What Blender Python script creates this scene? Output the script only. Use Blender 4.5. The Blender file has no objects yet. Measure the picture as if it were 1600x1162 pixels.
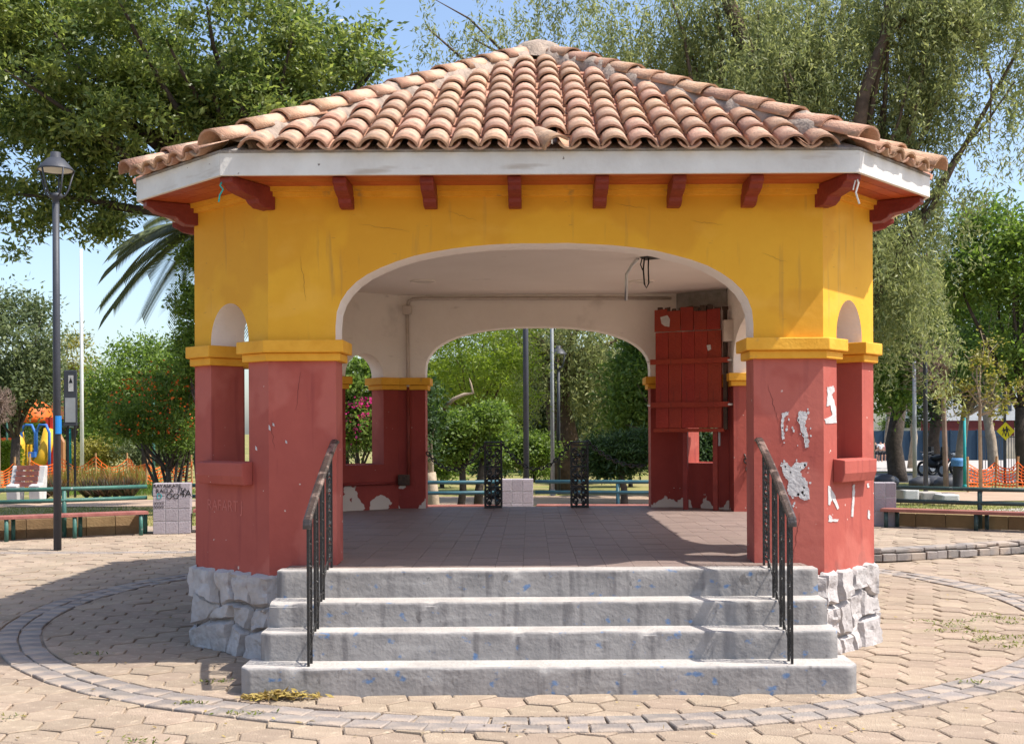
import bpy, math, random
import numpy as np
from mathutils import Vector, Matrix, noise
random.seed(7); RNG = np.random.default_rng(7)
S = bpy.context.scene; COL = S.collection
# ------------------------------------------------------------ camera, sky, sun, exposure
F, CX, CY, HC = 1800.0, 828.0, 672.0, 1.73
ROLL = math.radians(0.28)
cam_d = bpy.data.cameras.new('camera'); cam = bpy.data.objects.new('camera', cam_d); COL.objects.link(cam)
cam.matrix_world = Matrix.Translation((0, 0, HC)) @ Matrix.Rotation(math.radians(90), 4, 'X') @ Matrix.Rotation(-ROLL, 4, 'Z')
cam_d.sensor_width = 36; cam_d.lens = F*36/1600; cam_d.shift_x = -28/1600; cam_d.shift_y = 91/1600
cam_d.clip_start = 0.1; cam_d.clip_end = 3000
S.camera = cam
SUN = Vector((0.53, -0.115, 0.848)).normalized()
W = bpy.data.worlds.new('World'); S.world = W; W.use_nodes = True
wn = W.node_tree.nodes; wl = W.node_tree.links; wn.clear()
sky = wn.new('ShaderNodeTexSky'); sky.sky_type = 'NISHITA'; sky.sun_disc = False
sky.sun_elevation = math.asin(SUN.z); sky.sun_rotation = math.atan2(SUN.x, SUN.y)
sky.air_density = 1.0; sky.dust_density = 3.0; sky.ozone_density = 1.3; sky.altitude = 500
bg = wn.new('ShaderNodeBackground'); bg.inputs['Strength'].default_value = 0.15
wo = wn.new('ShaderNodeOutputWorld'); wl.new(sky.outputs[0], bg.inputs[0]); wl.new(bg.outputs[0], wo.inputs[0])
sd = bpy.data.lights.new('sun', 'SUN'); sd.energy = 4.1; sd.angle = math.radians(0.53); sd.color = (1.0, 0.955, 0.885)
so = bpy.data.objects.new('sun', sd); COL.objects.link(so); so.rotation_euler = SUN.to_track_quat('Z', 'Y').to_euler()
S.view_settings.view_transform = 'Standard'; S.view_settings.look = 'None'
S.view_settings.exposure = 0.8; S.view_settings.gamma = 1.0

def X(px, Y): return (px-CX)*Y/F
def Z(py, Y): return HC-(py-CY)*Y/F
def U(px, py, Y):
    dx, dy = px-CX, -(py-CY); c, s = math.cos(ROLL), math.sin(ROLL)
    return Vector(((dx*c+dy*s)*Y/F, Y, HC+(-dx*s+dy*c)*Y/F))
def gz(y): return 0.0 if y < 24 else -0.014*(min(y, 160)-24)
def R(a, b): return random.uniform(a, b)
# ------------------------------------------------------------ materials
def mat(name, c1, c2=None, scale=4.0, rough=0.8, bump=0.0, bscale=40.0, rnd=0.0, island=False, metal=0.0, extra=None, detail=6, spec=0.3):
    m = bpy.data.materials.new(name); m.use_nodes = True
    nt = m.node_tree; N = nt.nodes; L = nt.links; b = N['Principled BSDF']
    b.inputs['Roughness'].default_value = rough; b.inputs['Metallic'].default_value = metal
    b.inputs['Specular IOR Level'].default_value = spec
    c2 = c2 or tuple(x*0.72 for x in c1)
    tc = N.new('ShaderNodeTexCoord')
    nz = N.new('ShaderNodeTexNoise'); nz.inputs['Scale'].default_value = scale; nz.inputs['Detail'].default_value = detail; nz.inputs['Roughness'].default_value = 0.62
    L.new(tc.outputs['Object'], nz.inputs['Vector'])
    cr = N.new('ShaderNodeValToRGB'); cr.color_ramp.elements[0].position = 0.32; cr.color_ramp.elements[1].position = 0.68
    cr.color_ramp.elements[0].color = (*c2, 1); cr.color_ramp.elements[1].color = (*c1, 1)
    L.new(nz.outputs['Fac'], cr.inputs[0]); col = cr.outputs[0]
    if rnd:
        if island:
            g = N.new('ShaderNodeNewGeometry'); rv = g.outputs['Random Per Island']
        else:
            g = N.new('ShaderNodeObjectInfo'); rv = g.outputs['Random']
        mr = N.new('ShaderNodeMapRange'); mr.inputs[3].default_value = 1-rnd; mr.inputs[4].default_value = 1+rnd
        L.new(rv, mr.inputs[0])
        mh = N.new('ShaderNodeMapRange'); mh.inputs[3].default_value = 0.5-rnd*0.045; mh.inputs[4].default_value = 0.5+rnd*0.045
        ml = N.new('ShaderNodeMath'); ml.operation = 'MULTIPLY'; ml.inputs[1].default_value = 7.31
        fr = N.new('ShaderNodeMath'); fr.operation = 'FRACT'
        L.new(rv, ml.inputs[0]); L.new(ml.outputs[0], fr.inputs[0]); L.new(fr.outputs[0], mh.inputs[0])
        hs = N.new('ShaderNodeHueSaturation'); L.new(mr.outputs[0], hs.inputs['Value']); L.new(mh.outputs[0], hs.inputs['Hue'])
        L.new(col, hs.inputs['Color']); col = hs.outputs[0]
    if extra: col = extra(nt, tc, col)
    L.new(col, b.inputs['Base Color'])
    if bump:
        n2 = N.new('ShaderNodeTexNoise'); n2.inputs['Scale'].default_value = bscale; n2.inputs['Detail'].default_value = 5
        L.new(tc.outputs['Object'], n2.inputs['Vector'])
        bp = N.new('ShaderNodeBump'); bp.inputs['Strength'].default_value = bump; bp.inputs['Distance'].default_value = 0.02
        L.new(n2.outputs['Fac'], bp.inputs['Height']); L.new(bp.outputs[0], b.inputs['Normal'])
    return m
def spots(color, scale, lo, hi, stretch=(1, 1, 1), zmax=None, zfade=0.3, amount=1.0, detail=4):
    """wear: noise patches of another colour, optionally only near the foot of a wall (object-space z)"""
    def f(nt, tc, col):
        N, L = nt.nodes, nt.links
        mp = N.new('ShaderNodeMapping'); mp.inputs['Scale'].default_value = stretch
        L.new(tc.outputs['Object'], mp.inputs[0])
        nz = N.new('ShaderNodeTexNoise'); nz.inputs['Scale'].default_value = scale; nz.inputs['Detail'].default_value = detail
        L.new(mp.outputs[0], nz.inputs['Vector']); v = nz.outputs['Fac']
        if zmax is not None:
            sp = N.new('ShaderNodeSeparateXYZ'); L.new(tc.outputs['Object'], sp.inputs[0])
            mz = N.new('ShaderNodeMapRange'); mz.inputs[1].default_value = zmax-zfade; mz.inputs[2].default_value = zmax+zfade
            mz.inputs[3].default_value = 0.0; mz.inputs[4].default_value = -0.35
            L.new(sp.outputs[2], mz.inputs[0])
            ad = N.new('ShaderNodeMath'); ad.operation = 'ADD'; L.new(v, ad.inputs[0]); L.new(mz.outputs[0], ad.inputs[1]); v = ad.outputs[0]
        mr = N.new('ShaderNodeMapRange'); mr.inputs[1].default_value = lo; mr.inputs[2].default_value = hi; mr.inputs[4].default_value = amount
        L.new(v, mr.inputs[0])
        mx = N.new('ShaderNodeMix'); mx.data_type = 'RGBA'; L.new(mr.outputs[0], mx.inputs['Factor'])
        L.new(col, mx.inputs['A']); mx.inputs['B'].default_value = (*color, 1)
        return mx.outputs['Result']
    return f
def chain_x(*fs):
    def f(nt, tc, col):
        for g in fs: col = g(nt, tc, col)
        return col
    return f
def leafmat(name, c1, c2, trans=0.35, rough=0.5, spec=0.35):
    m = bpy.data.materials.new(name); m.use_nodes = True; nt = m.node_tree; N = nt.nodes; L = nt.links
    b = N['Principled BSDF']; b.inputs['Roughness'].default_value = rough; b.inputs['Specular IOR Level'].default_value = spec
    g = N.new('ShaderNodeNewGeometry'); cr = N.new('ShaderNodeValToRGB')
    cr.color_ramp.elements[0].color = (*c1, 1); cr.color_ramp.elements[1].color = (*c2, 1)
    tcn = N.new('ShaderNodeTexCoord'); nzn = N.new('ShaderNodeTexNoise'); nzn.inputs['Scale'].default_value = 1.3; nzn.inputs['Detail'].default_value = 3; L.new(tcn.outputs['Object'], nzn.inputs['Vector'])
    mrn = N.new('ShaderNodeMapRange'); mrn.inputs[1].default_value = .3; mrn.inputs[2].default_value = .7; mrn.inputs[3].default_value = -.28; mrn.inputs[4].default_value = .28; L.new(nzn.outputs['Fac'], mrn.inputs[0])
    adn = N.new('ShaderNodeMath'); adn.operation = 'ADD'; adn.use_clamp = True; L.new(g.outputs['Random Per Island'], adn.inputs[0]); L.new(mrn.outputs[0], adn.inputs[1])
    L.new(adn.outputs[0], cr.inputs[0]); L.new(cr.outputs[0], b.inputs['Base Color'])
    t = N.new('ShaderNodeBsdfTranslucent'); br = N.new('ShaderNodeHueSaturation'); br.inputs['Value'].default_value = 1.5; br.inputs['Saturation'].default_value = 1.1
    L.new(cr.outputs[0], br.inputs['Color']); L.new(br.outputs[0], t.inputs[0])
    mx = N.new('ShaderNodeMixShader'); mx.inputs[0].default_value = trans
    L.new(b.outputs[0], mx.inputs[1]); L.new(t.outputs[0], mx.inputs[2]); L.new(mx.outputs[0], N['Material Output'].inputs[0])
    return m
M = {}
M['yellow'] = mat('yellow_plaster', (0.78, 0.405, 0.03), (0.69, 0.33, 0.02), 1.2, 0.75, 0.13, 16,
                  extra=chain_x(spots((0.62, 0.275, 0.02), 0.7, 0.50, 0.53, amount=0.5), spots((0.40, 0.21, 0.05), 3, 0.60, 0.72, (4, 4, 0.4), amount=0.6), spots((0.45, 0.22, 0.04), 26, 0.68, 0.72, (.5, .5, 2.2), amount=.5), spots((.84, .46, .08), 1.6, .56, .68, (1, 1, 2), amount=.3)))
M['yellow_trim'] = mat('yellow_trim_paint', (0.80, 0.40, 0.04), (0.68, 0.31, 0.02), 5, 0.7, 0.2, 30,
                       extra=spots((0.30, 0.19, 0.08), 6, 0.63, 0.72, amount=0.7))
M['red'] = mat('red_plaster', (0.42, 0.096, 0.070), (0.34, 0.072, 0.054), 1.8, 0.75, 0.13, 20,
               extra=chain_x(spots((0.24, 0.045, 0.04), 2.5, 0.58, 0.72, (4, 4, 0.35), amount=0.7),
                             spots((0.62, 0.52, 0.46), 19, 0.735, 0.76, detail=2), spots((0.17, 0.06, 0.05), 5, 0.52, 0.68, zmax=.95, zfade=.35, amount=.7), spots((0.54, 0.17, 0.13), 1.1, 0.52, 0.56, amount=.35)))
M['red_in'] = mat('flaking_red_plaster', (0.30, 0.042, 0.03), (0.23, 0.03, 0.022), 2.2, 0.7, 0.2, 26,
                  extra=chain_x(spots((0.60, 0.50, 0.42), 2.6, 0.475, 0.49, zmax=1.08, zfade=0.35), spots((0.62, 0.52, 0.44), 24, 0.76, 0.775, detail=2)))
M['white_in'] = mat('white_plaster', (0.88, 0.80, 0.745), (0.80, 0.715, 0.66), 1.4, 0.85, 0.35, 18,
                    extra=chain_x(spots((0.42, 0.35, 0.30), 1.6, 0.62, 0.78, amount=0.7), spots((0.5, 0.42, 0.38), 7, 0.68, 0.74, (0.6, 0.6, 2), amount=0.4)))
M['ceil'] = mat('ceiling_plaster', (0.90, 0.815, 0.75), (0.84, 0.75, 0.68), 0.9, 0.85, 0.25, 9,
                extra=spots((0.36, 0.29, 0.24), 2.3, 0.68, 0.78, amount=0.7))
M['concrete'] = mat('painted_concrete', (0.35, 0.325, 0.305), (0.225, 0.212, 0.203), 3.0, 0.85, 0.28, 30,
                    extra=chain_x(spots((0.13, 0.12, 0.12), 2.6, 0.54, 0.70, (5, 5, 0.5), amount=0.7), spots((0.50, 0.47, 0.44), 4, 0.56, 0.68, (0.5, 1, 2.5), amount=0.35), spots((0.10, 0.09, 0.085), 14, 0.66, 0.71, (1, 1, .6), amount=0.6),
                                  spots((0.05, 0.17, 0.38), 8.0, 0.625, 0.69, (1.2, 1, 1.7), amount=0.65)))
M['tread'] = mat('worn_tread', (0.47, 0.435, 0.40), (0.34, 0.315, 0.29), 4, 0.9, 0.5, 40, extra=spots((0.35, 0.32, 0.29), 9, 0.62, 0.7, amount=0.6))
M['stone'] = mat('whitewashed_stone', (0.50, 0.46, 0.44), (0.35, 0.32, 0.305), 7, 0.9, 0.6, 30, rnd=0.08,
                 extra=spots((0.26, 0.20, 0.17), 6, 0.60, 0.72, amount=0.7))
M['basemortar'] = mat('whitewashed_mortar_with_shade', (0.33, 0.30, 0.28), (0.16, 0.14, 0.13), 6, 0.95, 0.7, 30)  # darkened so the colour carries the shadow in the stone joints
M['mortar'] = mat('grey_mortar', (0.34, 0.30, 0.28), (0.22, 0.20, 0.18), 8, 0.95, 0.8, 40)
M['paver'] = mat('tan_paver', (0.37, 0.287, 0.213), (0.295, 0.225, 0.163), 6, 0.92, 0.6, 90, rnd=0.11,
                 extra=chain_x(spots((0.21, 0.15, 0.11), 2.6, 0.56, 0.72, amount=0.55), spots((0.62, 0.5, 0.36), 14, 0.6, 0.7, amount=0.4)))
M['paver_j'] = mat('tan_paver_joined', (0.37, 0.287, 0.213), (0.295, 0.225, 0.163), 2, 0.92, 0.6, 90, rnd=0.11, island=True,
                   extra=chain_x(spots((0.26, 0.19, 0.14), 0.8, 0.52, 0.68, amount=0.5), spots((0.2, 0.15, 0.11), 3.5, 0.6, 0.7, amount=0.4)))
M['sett'] = mat('grey_sett', (0.275, 0.24, 0.215), (0.205, 0.18, 0.165), 9, 0.85, 0.5, 60, rnd=0.16, extra=spots((0.40, 0.315, 0.245), 3, 0.46, 0.62, amount=0.75))
M['sand'] = mat('joint_sand', (0.40, 0.315, 0.235), (0.24, 0.185, 0.14), 5, 0.95, 0.8, 70, extra=spots((0.10, 0.085, 0.06), 3, 0.55, 0.66, amount=0.8))
M['tile'] = mat('terracotta_tile', (0.47, 0.275, 0.18), (0.37, 0.20, 0.13), 7, 0.85, 0.5, 60, rnd=0.2,
                extra=chain_x(spots((0.56, 0.41, 0.30), 4, 0.50, 0.68, amount=0.75), spots((0.15, 0.11, 0.085), 8, 0.58, 0.70, amount=0.75), spots((0.75, 0.68, 0.6), 30, 0.70, 0.74, amount=0.6)))
M['tile_j'] = mat('terracotta_tile_joined', (0.55, 0.28, 0.18), (0.38, 0.18, 0.12), 5, 0.88, 0.5, 60, rnd=0.2, island=True,
                  extra=spots((0.10, 0.075, 0.06), 6, 0.55, 0.7, amount=0.7))
M['hipmortar'] = mat('roof_mortar', (0.40, 0.31, 0.245), (0.24, 0.185, 0.15), 9, 0.95, 0.9, 26, extra=spots((0.17, 0.14, 0.12), 5, 0.6, 0.7, amount=0.7))
M['fascia'] = mat('white_fascia_paint', (0.74, 0.71, 0.67), (0.60, 0.56, 0.52), 2.5, 0.6, 0.2, 30,
                  extra=chain_x(spots((0.38, 0.30, 0.23), 3, 0.61, 0.72, (0.5, 0.5, 3), amount=0.6), spots((0.16, 0.12, 0.10), 12, 0.72, 0.75)))
M['soffit'] = mat('varnished_soffit', (0.47, 0.105, 0.025), (0.33, 0.06, 0.016), 3, 0.5, 0.2, 30, rnd=0.15, extra=spots((0.58, 0.19, 0.06), 3, 0.55, 0.75, (1, 8, 1), amount=0.5))
M['rafter'] = mat('red_brown_wood', (0.26, 0.040, 0.026), (0.17, 0.024, 0.017), 5, 0.55, 0.3, 40, rnd=0.1)
M['floor_j'] = mat('floor_tile_joined', (0.25, 0.185, 0.157), (0.205, 0.152, 0.13), 2.5, 0.55, 0.25, 40, rnd=0.06, island=True)
M['floor'] = mat('floor_tile', (0.25, 0.185, 0.157), (0.205, 0.152, 0.13), 2.5, 0.55, 0.25, 40, rnd=0.06,
                 extra=chain_x(spots((0.22, 0.15, 0.13), 2.5, 0.58, 0.75, amount=0.5), spots((0.55, 0.46, 0.40), 5, 0.62, 0.72, amount=0.5)))
M['grout'] = mat('dark_grout', (0.17, 0.125, 0.108), None, 8, 0.9)
M['iron'] = mat('black_iron', (0.028, 0.026, 0.025), (0.018, 0.017, 0.016), 20, 0.42, 0.4, 60, metal=0.3, spec=0.5, extra=spots((0.10, 0.055, 0.035), 12, 0.62, 0.7, amount=0.6))
M['wornrail'] = mat('worn_handrail', (0.10, 0.075, 0.065), (0.05, 0.04, 0.036), 10, 0.38, 0.3, 60, metal=0.4, spec=0.5, extra=spots((0.33, 0.24, 0.20), 9, 0.52, 0.6, amount=0.8))
M['pole'] = mat('dark_grey_pole', (0.055, 0.058, 0.07), (0.042, 0.044, 0.054), 3, 0.5, 0.1, 40)
M['greypole'] = mat('galvanised_pole', (0.36, 0.37, 0.38), (0.28, 0.29, 0.3), 3, 0.5)
M['whitepole'] = mat('white_pole', (0.74, 0.73, 0.72), (0.6, 0.6, 0.6), 1.2, 0.5)
M['green'] = mat('green_paint', (0.055, 0.16, 0.125), (0.035, 0.10, 0.085), 6, 0.45, 0.2, 40, extra=spots((0.30, 0.34, 0.30), 8, 0.64, 0.7, amount=0.7))
M['darkgreen'] = mat('dark_green_paint', (0.045, 0.075, 0.065), (0.03, 0.05, 0.045), 6, 0.45, 0.2, 40, extra=spots((0.2, 0.22, 0.2), 8, 0.66, 0.7, amount=0.6))
M['bluegreen'] = mat('blue_green_paint', (0.04, 0.12, 0.145), (0.03, 0.085, 0.105), 6, 0.45)
M['seat'] = mat('red_brown_seat', (0.33, 0.13, 0.10), (0.23, 0.08, 0.065), 5, 0.6, 0.3, 40, rnd=0.08)
M['block'] = mat('lilac_grey_block', (0.36, 0.315, 0.33), (0.30, 0.26, 0.275), 5, 0.85, 0.5, 50, rnd=0.09)
M['brownblock'] = mat('brown_block', (0.30, 0.20, 0.10), (0.20, 0.13, 0.065), 3, 0.9, 0.4, 40, rnd=0.15)
M['reddoor'] = mat('worn_red_wood', (0.34, 0.040, 0.018), (0.23, 0.024, 0.013), 3, 0.55, 0.4, 50, rnd=0.1,
                   extra=chain_x(spots((0.10, 0.02, 0.014), 3, 0.60, 0.72, (8, 8, 0.5), amount=0.6), spots((0.6, 0.5, 0.42), 16, 0.74, 0.76)))
M['darkwood'] = mat('rotten_wood', (0.09, 0.055, 0.04), (0.045, 0.028, 0.02), 8, 0.9, 0.8, 30)
M['paper'] = mat('torn_paper', (0.60, 0.575, 0.56), (0.42, 0.39, 0.38), 9, 0.8, 0.4, 40)
M['pvc'] = mat('cream_conduit', (0.64, 0.55, 0.49), (0.5, 0.42, 0.37), 5, 0.6)
M['steel'] = mat('bright_steel', (0.6, 0.6, 0.6), None, 5, 0.35, metal=0.8)
M['black'] = mat('black_rubber', (0.014, 0.014, 0.015), None, 5, 0.5)
M['bark'] = mat('brown_bark', (0.155, 0.105, 0.075), (0.07, 0.048, 0.036), 5, 0.95, 1.0, 14)
M['darkbark'] = mat('dark_bark', (0.085, 0.065, 0.052), (0.04, 0.031, 0.026), 6, 0.95, 1.0, 14)
M['palebark'] = mat('pale_bark', (0.42, 0.33, 0.24), (0.26, 0.195, 0.135), 4, 0.9, 0.6, 14)
M['twig'] = mat('dry_twig', (0.28, 0.20, 0.16), (0.18, 0.125, 0.10), 4, 0.9)
M['lawn'] = mat('lawn_ground', (0.20, 0.205, 0.045), (0.30, 0.225, 0.105), 0.6, 0.95, 0.6, 40, extra=spots((0.095, 0.13, 0.028), 0.35, 0.48, 0.6, amount=0.7))
M['dirt'] = mat('park_path_dirt', (0.42, 0.30, 0.21), (0.33, 0.235, 0.165), 1.2, 0.95, 0.4, 30)
M['asphalt'] = mat('asphalt', (0.07, 0.07, 0.073), (0.05, 0.05, 0.052), 2, 0.9, 0.3, 60)
M['pavement'] = mat('concrete_pavement', (0.42, 0.38, 0.34), (0.34, 0.31, 0.28), 2, 0.9, 0.3, 40)
M['whiteconc'] = mat('pale_concrete', (0.55, 0.54, 0.52), (0.42, 0.41, 0.4), 4, 0.85, 0.4, 40)
M['orange'] = mat('orange_plastic', (0.80, 0.155, 0.02), (0.68, 0.11, 0.015), 6, 0.5)
M['orangewood'] = mat('stake_wood', (0.45, 0.26, 0.12), (0.33, 0.18, 0.08), 6, 0.8)
for n, c in dict(play_blue=(0.04, 0.16, 0.50), play_yellow=(0.72, 0.42, 0.03), play_red=(0.60, 0.04, 0.02), play_brown=(0.40, 0.20, 0.09), teal=(0.02, 0.33, 0.34),
                 blue_fence=(0.018, 0.045, 0.08), sign_yellow=(0.62, 0.52, 0.01), shirt=(0.8, 0.8, 0.8), shorts=(0.02, 0.02, 0.025), skin=(0.45, 0.25, 0.17),
                 maroon=(0.10, 0.012, 0.012), cloth_blue=(0.09, 0.25, 0.50), stickerblue=(0.02, 0.20, 0.55), teal_paint=(0.02, 0.40, 0.36), pinkshirt=(0.5, 0.2, 0.2),
                 cream_wall=(0.55, 0.47, 0.37), white_wall=(0.62, 0.63, 0.62), string=(0.70, 0.66, 0.6)).items():
    M[n] = mat(n, c, tuple(x*0.82 for x in c), 3, 0.5 if 'play' in n else 0.65)
def glassmat():
    m = bpy.data.materials.new('lantern_glass'); m.use_nodes = True; b = m.node_tree.nodes['Principled BSDF']
    b.inputs['Base Color'].default_value = (0.75, 0.72, 0.66, 1); b.inputs['Roughness'].default_value = 0.25; b.inputs['Transmission Weight'].default_value = 0.6
    return m
M['glass'] = glassmat()
M['leaf_dark'] = leafmat('leaf_oak', (0.06, 0.10, 0.026), (0.27, 0.31, 0.085), 0.48, 0.38, 0.42)
M['leaf_pepper'] = leafmat('leaf_pepper', (0.115, 0.145, 0.055), (0.33, 0.345, 0.14), 0.45)
M['leaf_mid'] = leafmat('leaf_mid', (0.075, 0.13, 0.026), (0.21, 0.285, 0.06), 0.5)
M['leaf_lime'] = leafmat('leaf_lime', (0.15, 0.22, 0.026), (0.31, 0.38, 0.06), 0.52)
M['leaf_grey'] = leafmat('leaf_greygreen', (0.07, 0.10, 0.042), (0.18, 0.21, 0.09), 0.38)
M['leaf_yellow'] = leafmat('leaf_yellowish', (0.16, 0.17, 0.035), (0.32, 0.28, 0.06), 0.4)
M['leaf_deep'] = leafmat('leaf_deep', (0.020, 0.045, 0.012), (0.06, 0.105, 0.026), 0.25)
M['leaf_palm'] = leafmat('leaf_palm', (0.08, 0.105, 0.045), (0.17, 0.195, 0.085), 0.2)
M['flower_o'] = leafmat('flower_orange', (0.60, 0.07, 0.01), (0.75, 0.16, 0.02), 0.3)
M['flower_m'] = leafmat('flower_magenta', (0.50, 0.02, 0.16), (0.65, 0.05, 0.25), 0.4)
M['dryleaf'] = leafmat('dry_leaf', (0.14, 0.085, 0.03), (0.46, 0.35, 0.10), 0.2)
M['grass'] = leafmat('grass_blade', (0.09, 0.13, 0.025), (0.25, 0.24, 0.07), 0.35)
M['grass_red'] = leafmat('grass_reddish', (0.16, 0.13, 0.03), (0.32, 0.14, 0.05), 0.35)
M['flax'] = leafmat('flax_leaf', (0.03, 0.05, 0.02), (0.13, 0.07, 0.05), 0.2)
# ------------------------------------------------------------ builders
def tag(o, label=None, cat=None, group=None, kind=None):
    if label: o['label'] = label
    if cat: o['category'] = cat
    if group: o['group'] = group
    if kind: o['kind'] = kind
    return o
def empty(name, loc, label=None, cat=None, group=None, kind=None, parent=None):
    o = bpy.data.objects.new(name, None); COL.objects.link(o)
    if parent: o.parent = parent; o['_w'] = 0
    o.location = Vector(loc)-(wloc(parent) if parent else Vector((0, 0, 0))); o.empty_display_size = 0.2
    if '_w' in o: del o['_w']
    return tag(o, label, cat, group, kind)
def wloc(o):
    v = Vector((0, 0, 0))
    while o: v = v+o.location; o = o.parent
    return v
class MB:
    def __init__(s): s.v = []; s.f = []; s.m = []
    def quad(s, pts, m=0):
        b = len(s.v); s.v += [tuple(p) for p in pts]; s.f.append(tuple(range(b, b+len(pts)))); s.m.append(m)
    def hexa(s, p, m=0):           # 8 points: bottom 4 ccw, top 4
        b = len(s.v); s.v += [tuple(q) for q in p]
        for f in ((3, 2, 1, 0), (4, 5, 6, 7), (0, 1, 5, 4), (1, 2, 6, 5), (2, 3, 7, 6), (3, 0, 4, 7)):
            s.f.append(tuple(b+i for i in f)); s.m.append(m)
        return s
    def box(s, x0, x1, y0, y1, z0, z1, m=0):
        return s.hexa([(x0, y0, z0), (x1, y0, z0), (x1, y1, z0), (x0, y1, z0), (x0, y0, z1), (x1, y0, z1), (x1, y1, z1), (x0, y1, z1)], m)
    def prism(s, poly, h0, h1, fn=None, m=0):    # poly ccw list of 2D; fn maps (a,b,h)->3D
        fn = fn or (lambda a, b, h: (a, b, h)); n = len(poly); b = len(s.v)
        s.v += [tuple(fn(p[0], p[1], h0)) for p in poly]+[tuple(fn(p[0], p[1], h1)) for p in poly]
        s.f.append(tuple(b+i for i in reversed(range(n)))); s.m.append(m)
        s.f.append(tuple(b+n+i for i in range(n))); s.m.append(m)
        for i in range(n):
            j = (i+1) % n; s.f.append((b+i, b+j, b+n+j, b+n+i)); s.m.append(m)
        return s
    def tube(s, path, r, n=8, m=0, cap=True):
        P = [Vector(p) for p in path]; k = len(P); rr = r if isinstance(r, (list, tuple)) else [r]*k
        b0 = len(s.v); t0 = (P[1]-P[0]).normalized(); a = t0.orthogonal().normalized()
        for i in range(k):
            t = (P[min(i+1, k-1)]-P[max(i-1, 0)])
            t = t.normalized() if t.length > 1e-9 else t0
            a = (a-t*a.dot(t)); a = a.normalized() if a.length > 1e-6 else t.orthogonal().normalized(); c = t.cross(a)
            for j in range(n):
                q = 2*math.pi*j/n; s.v.append(tuple(P[i]+(a*math.cos(q)+c*math.sin(q))*rr[i]))
        for i in range(k-1):
            for j in range(n):
                j2 = (j+1) % n; s.f.append((b0+i*n+j, b0+i*n+j2, b0+(i+1)*n+j2, b0+(i+1)*n+j)); s.m.append(m)
        if cap:
            s.f.append(tuple(b0+j for j in reversed(range(n)))); s.m.append(m)
            s.f.append(tuple(b0+(k-1)*n+j for j in range(n))); s.m.append(m)
        return s
    def lathe(s, prof, c, n=16, m=0):
        b = len(s.v); k = len(prof)
        for r, z in prof:
            for j in range(n):
                q = 2*math.pi*j/n; s.v.append((c[0]+r*math.cos(q), c[1]+r*math.sin(q), c[2]+z))
        for i in range(k-1):
            for j in range(n):
                j2 = (j+1) % n; s.f.append((b+i*n+j, b+i*n+j2, b+(i+1)*n+j2, b+(i+1)*n+j)); s.m.append(m)
        return s
    def build(s, name, mats, parent=None, smooth=False, bevel=0.0, **tg):
        me = bpy.data.meshes.new(name); off = wloc(parent) if parent else Vector((0, 0, 0))
        loc = tg.pop('at', None)
        if loc is not None: off = Vector(loc)
        vv = np.array(s.v, dtype=float).reshape(-1, 3)-np.array(off)
        me.from_pydata(vv.tolist(), [], s.f)
        for q in (mats if isinstance(mats, (list, tuple)) else [mats]): me.materials.append(M[q] if isinstance(q, str) else q)
        me.polygons.foreach_set('material_index', s.m)
        if smooth: me.polygons.foreach_set('use_smooth', [True]*len(s.f))
        me.update()
        o = bpy.data.objects.new(name, me); COL.objects.link(o)
        if parent:
            o.parent = parent
            if loc is not None: o.location = off-wloc(parent)
        elif loc is not None: o.location = off
        if bevel:
            bv = o.modifiers.new('bevel', 'BEVEL'); bv.width = bevel; bv.segments = 2; bv.limit_method = 'ANGLE'
        return tag(o, **tg)
def share(name, me, loc, parent, rot=None, mw=None):
    o = bpy.data.objects.new(name, me); COL.objects.link(o); o.parent = parent
    o.location = Vector(loc)-wloc(parent)
    if rot is not None: o.rotation_euler = rot
    return o
def smooth_angle(o, ang=40):
    for p in o.data.polygons: p.use_smooth = True
    md = o.modifiers.new('edges', 'EDGE_SPLIT'); md.split_angle = math.radians(ang)
    return o
# leaves --------------------------------------------------------
def leafmesh(name, C, D, Nn, L, Wd, material, parent=None, **tg):
    C = np.asarray(C, float); n = len(C)
    D = D/np.maximum(np.linalg.norm(D, axis=1, keepdims=True), 1e-6)
    S_ = np.cross(D, Nn); S_ /= np.maximum(np.linalg.norm(S_, axis=1, keepdims=True), 1e-6)
    L = np.broadcast_to(np.asarray(L, float).reshape(-1, 1), (n, 1)); Wd = np.broadcast_to(np.asarray(Wd, float).reshape(-1, 1), (n, 1))
    off = np.array(wloc(parent)) if parent else np.zeros(3)
    V = np.stack([C-D*L/2, C+S_*Wd/2-D*L*0.08, C+D*L/2, C-S_*Wd/2-D*L*0.08], 1).reshape(-1, 3)-off
    me = bpy.data.meshes.new(name); me.vertices.add(4*n); me.vertices.foreach_set('co', V.ravel())
    me.loops.add(4*n); me.loops.foreach_set('vertex_index', np.arange(4*n, dtype=np.int32))
    me.polygons.add(n); me.polygons.foreach_set('loop_start', np.arange(0, 4*n, 4, dtype=np.int32))
    try: me.polygons.foreach_set('loop_total', np.full(n, 4, dtype=np.int32))
    except Exception: pass
    me.materials.append(M[material]); me.update(calc_edges=True)
    o = bpy.data.objects.new(name, me); COL.objects.link(o)
    if parent: o.parent = parent
    return tag(o, **tg)
def unit(n):
    v = RNG.normal(size=(n, 3)); return v/np.linalg.norm(v, axis=1, keepdims=True)
def blobs(ells, nclump, hollow=0.55):
    """clump centres in a union of ellipsoids (cx,cy,cz,rx,ry,rz), mostly near the skin"""
    w = np.array([e[3]*e[4]*e[5] for e in ells])**0.75; w /= w.sum()
    idx = RNG.choice(len(ells), nclump, p=w); E = np.array(ells)[idx]
    r = hollow+(1-hollow)*RNG.random(nclump)**0.6
    return E[:, :3]+unit(nclump)*E[:, 3:]*r[:, None]
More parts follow.
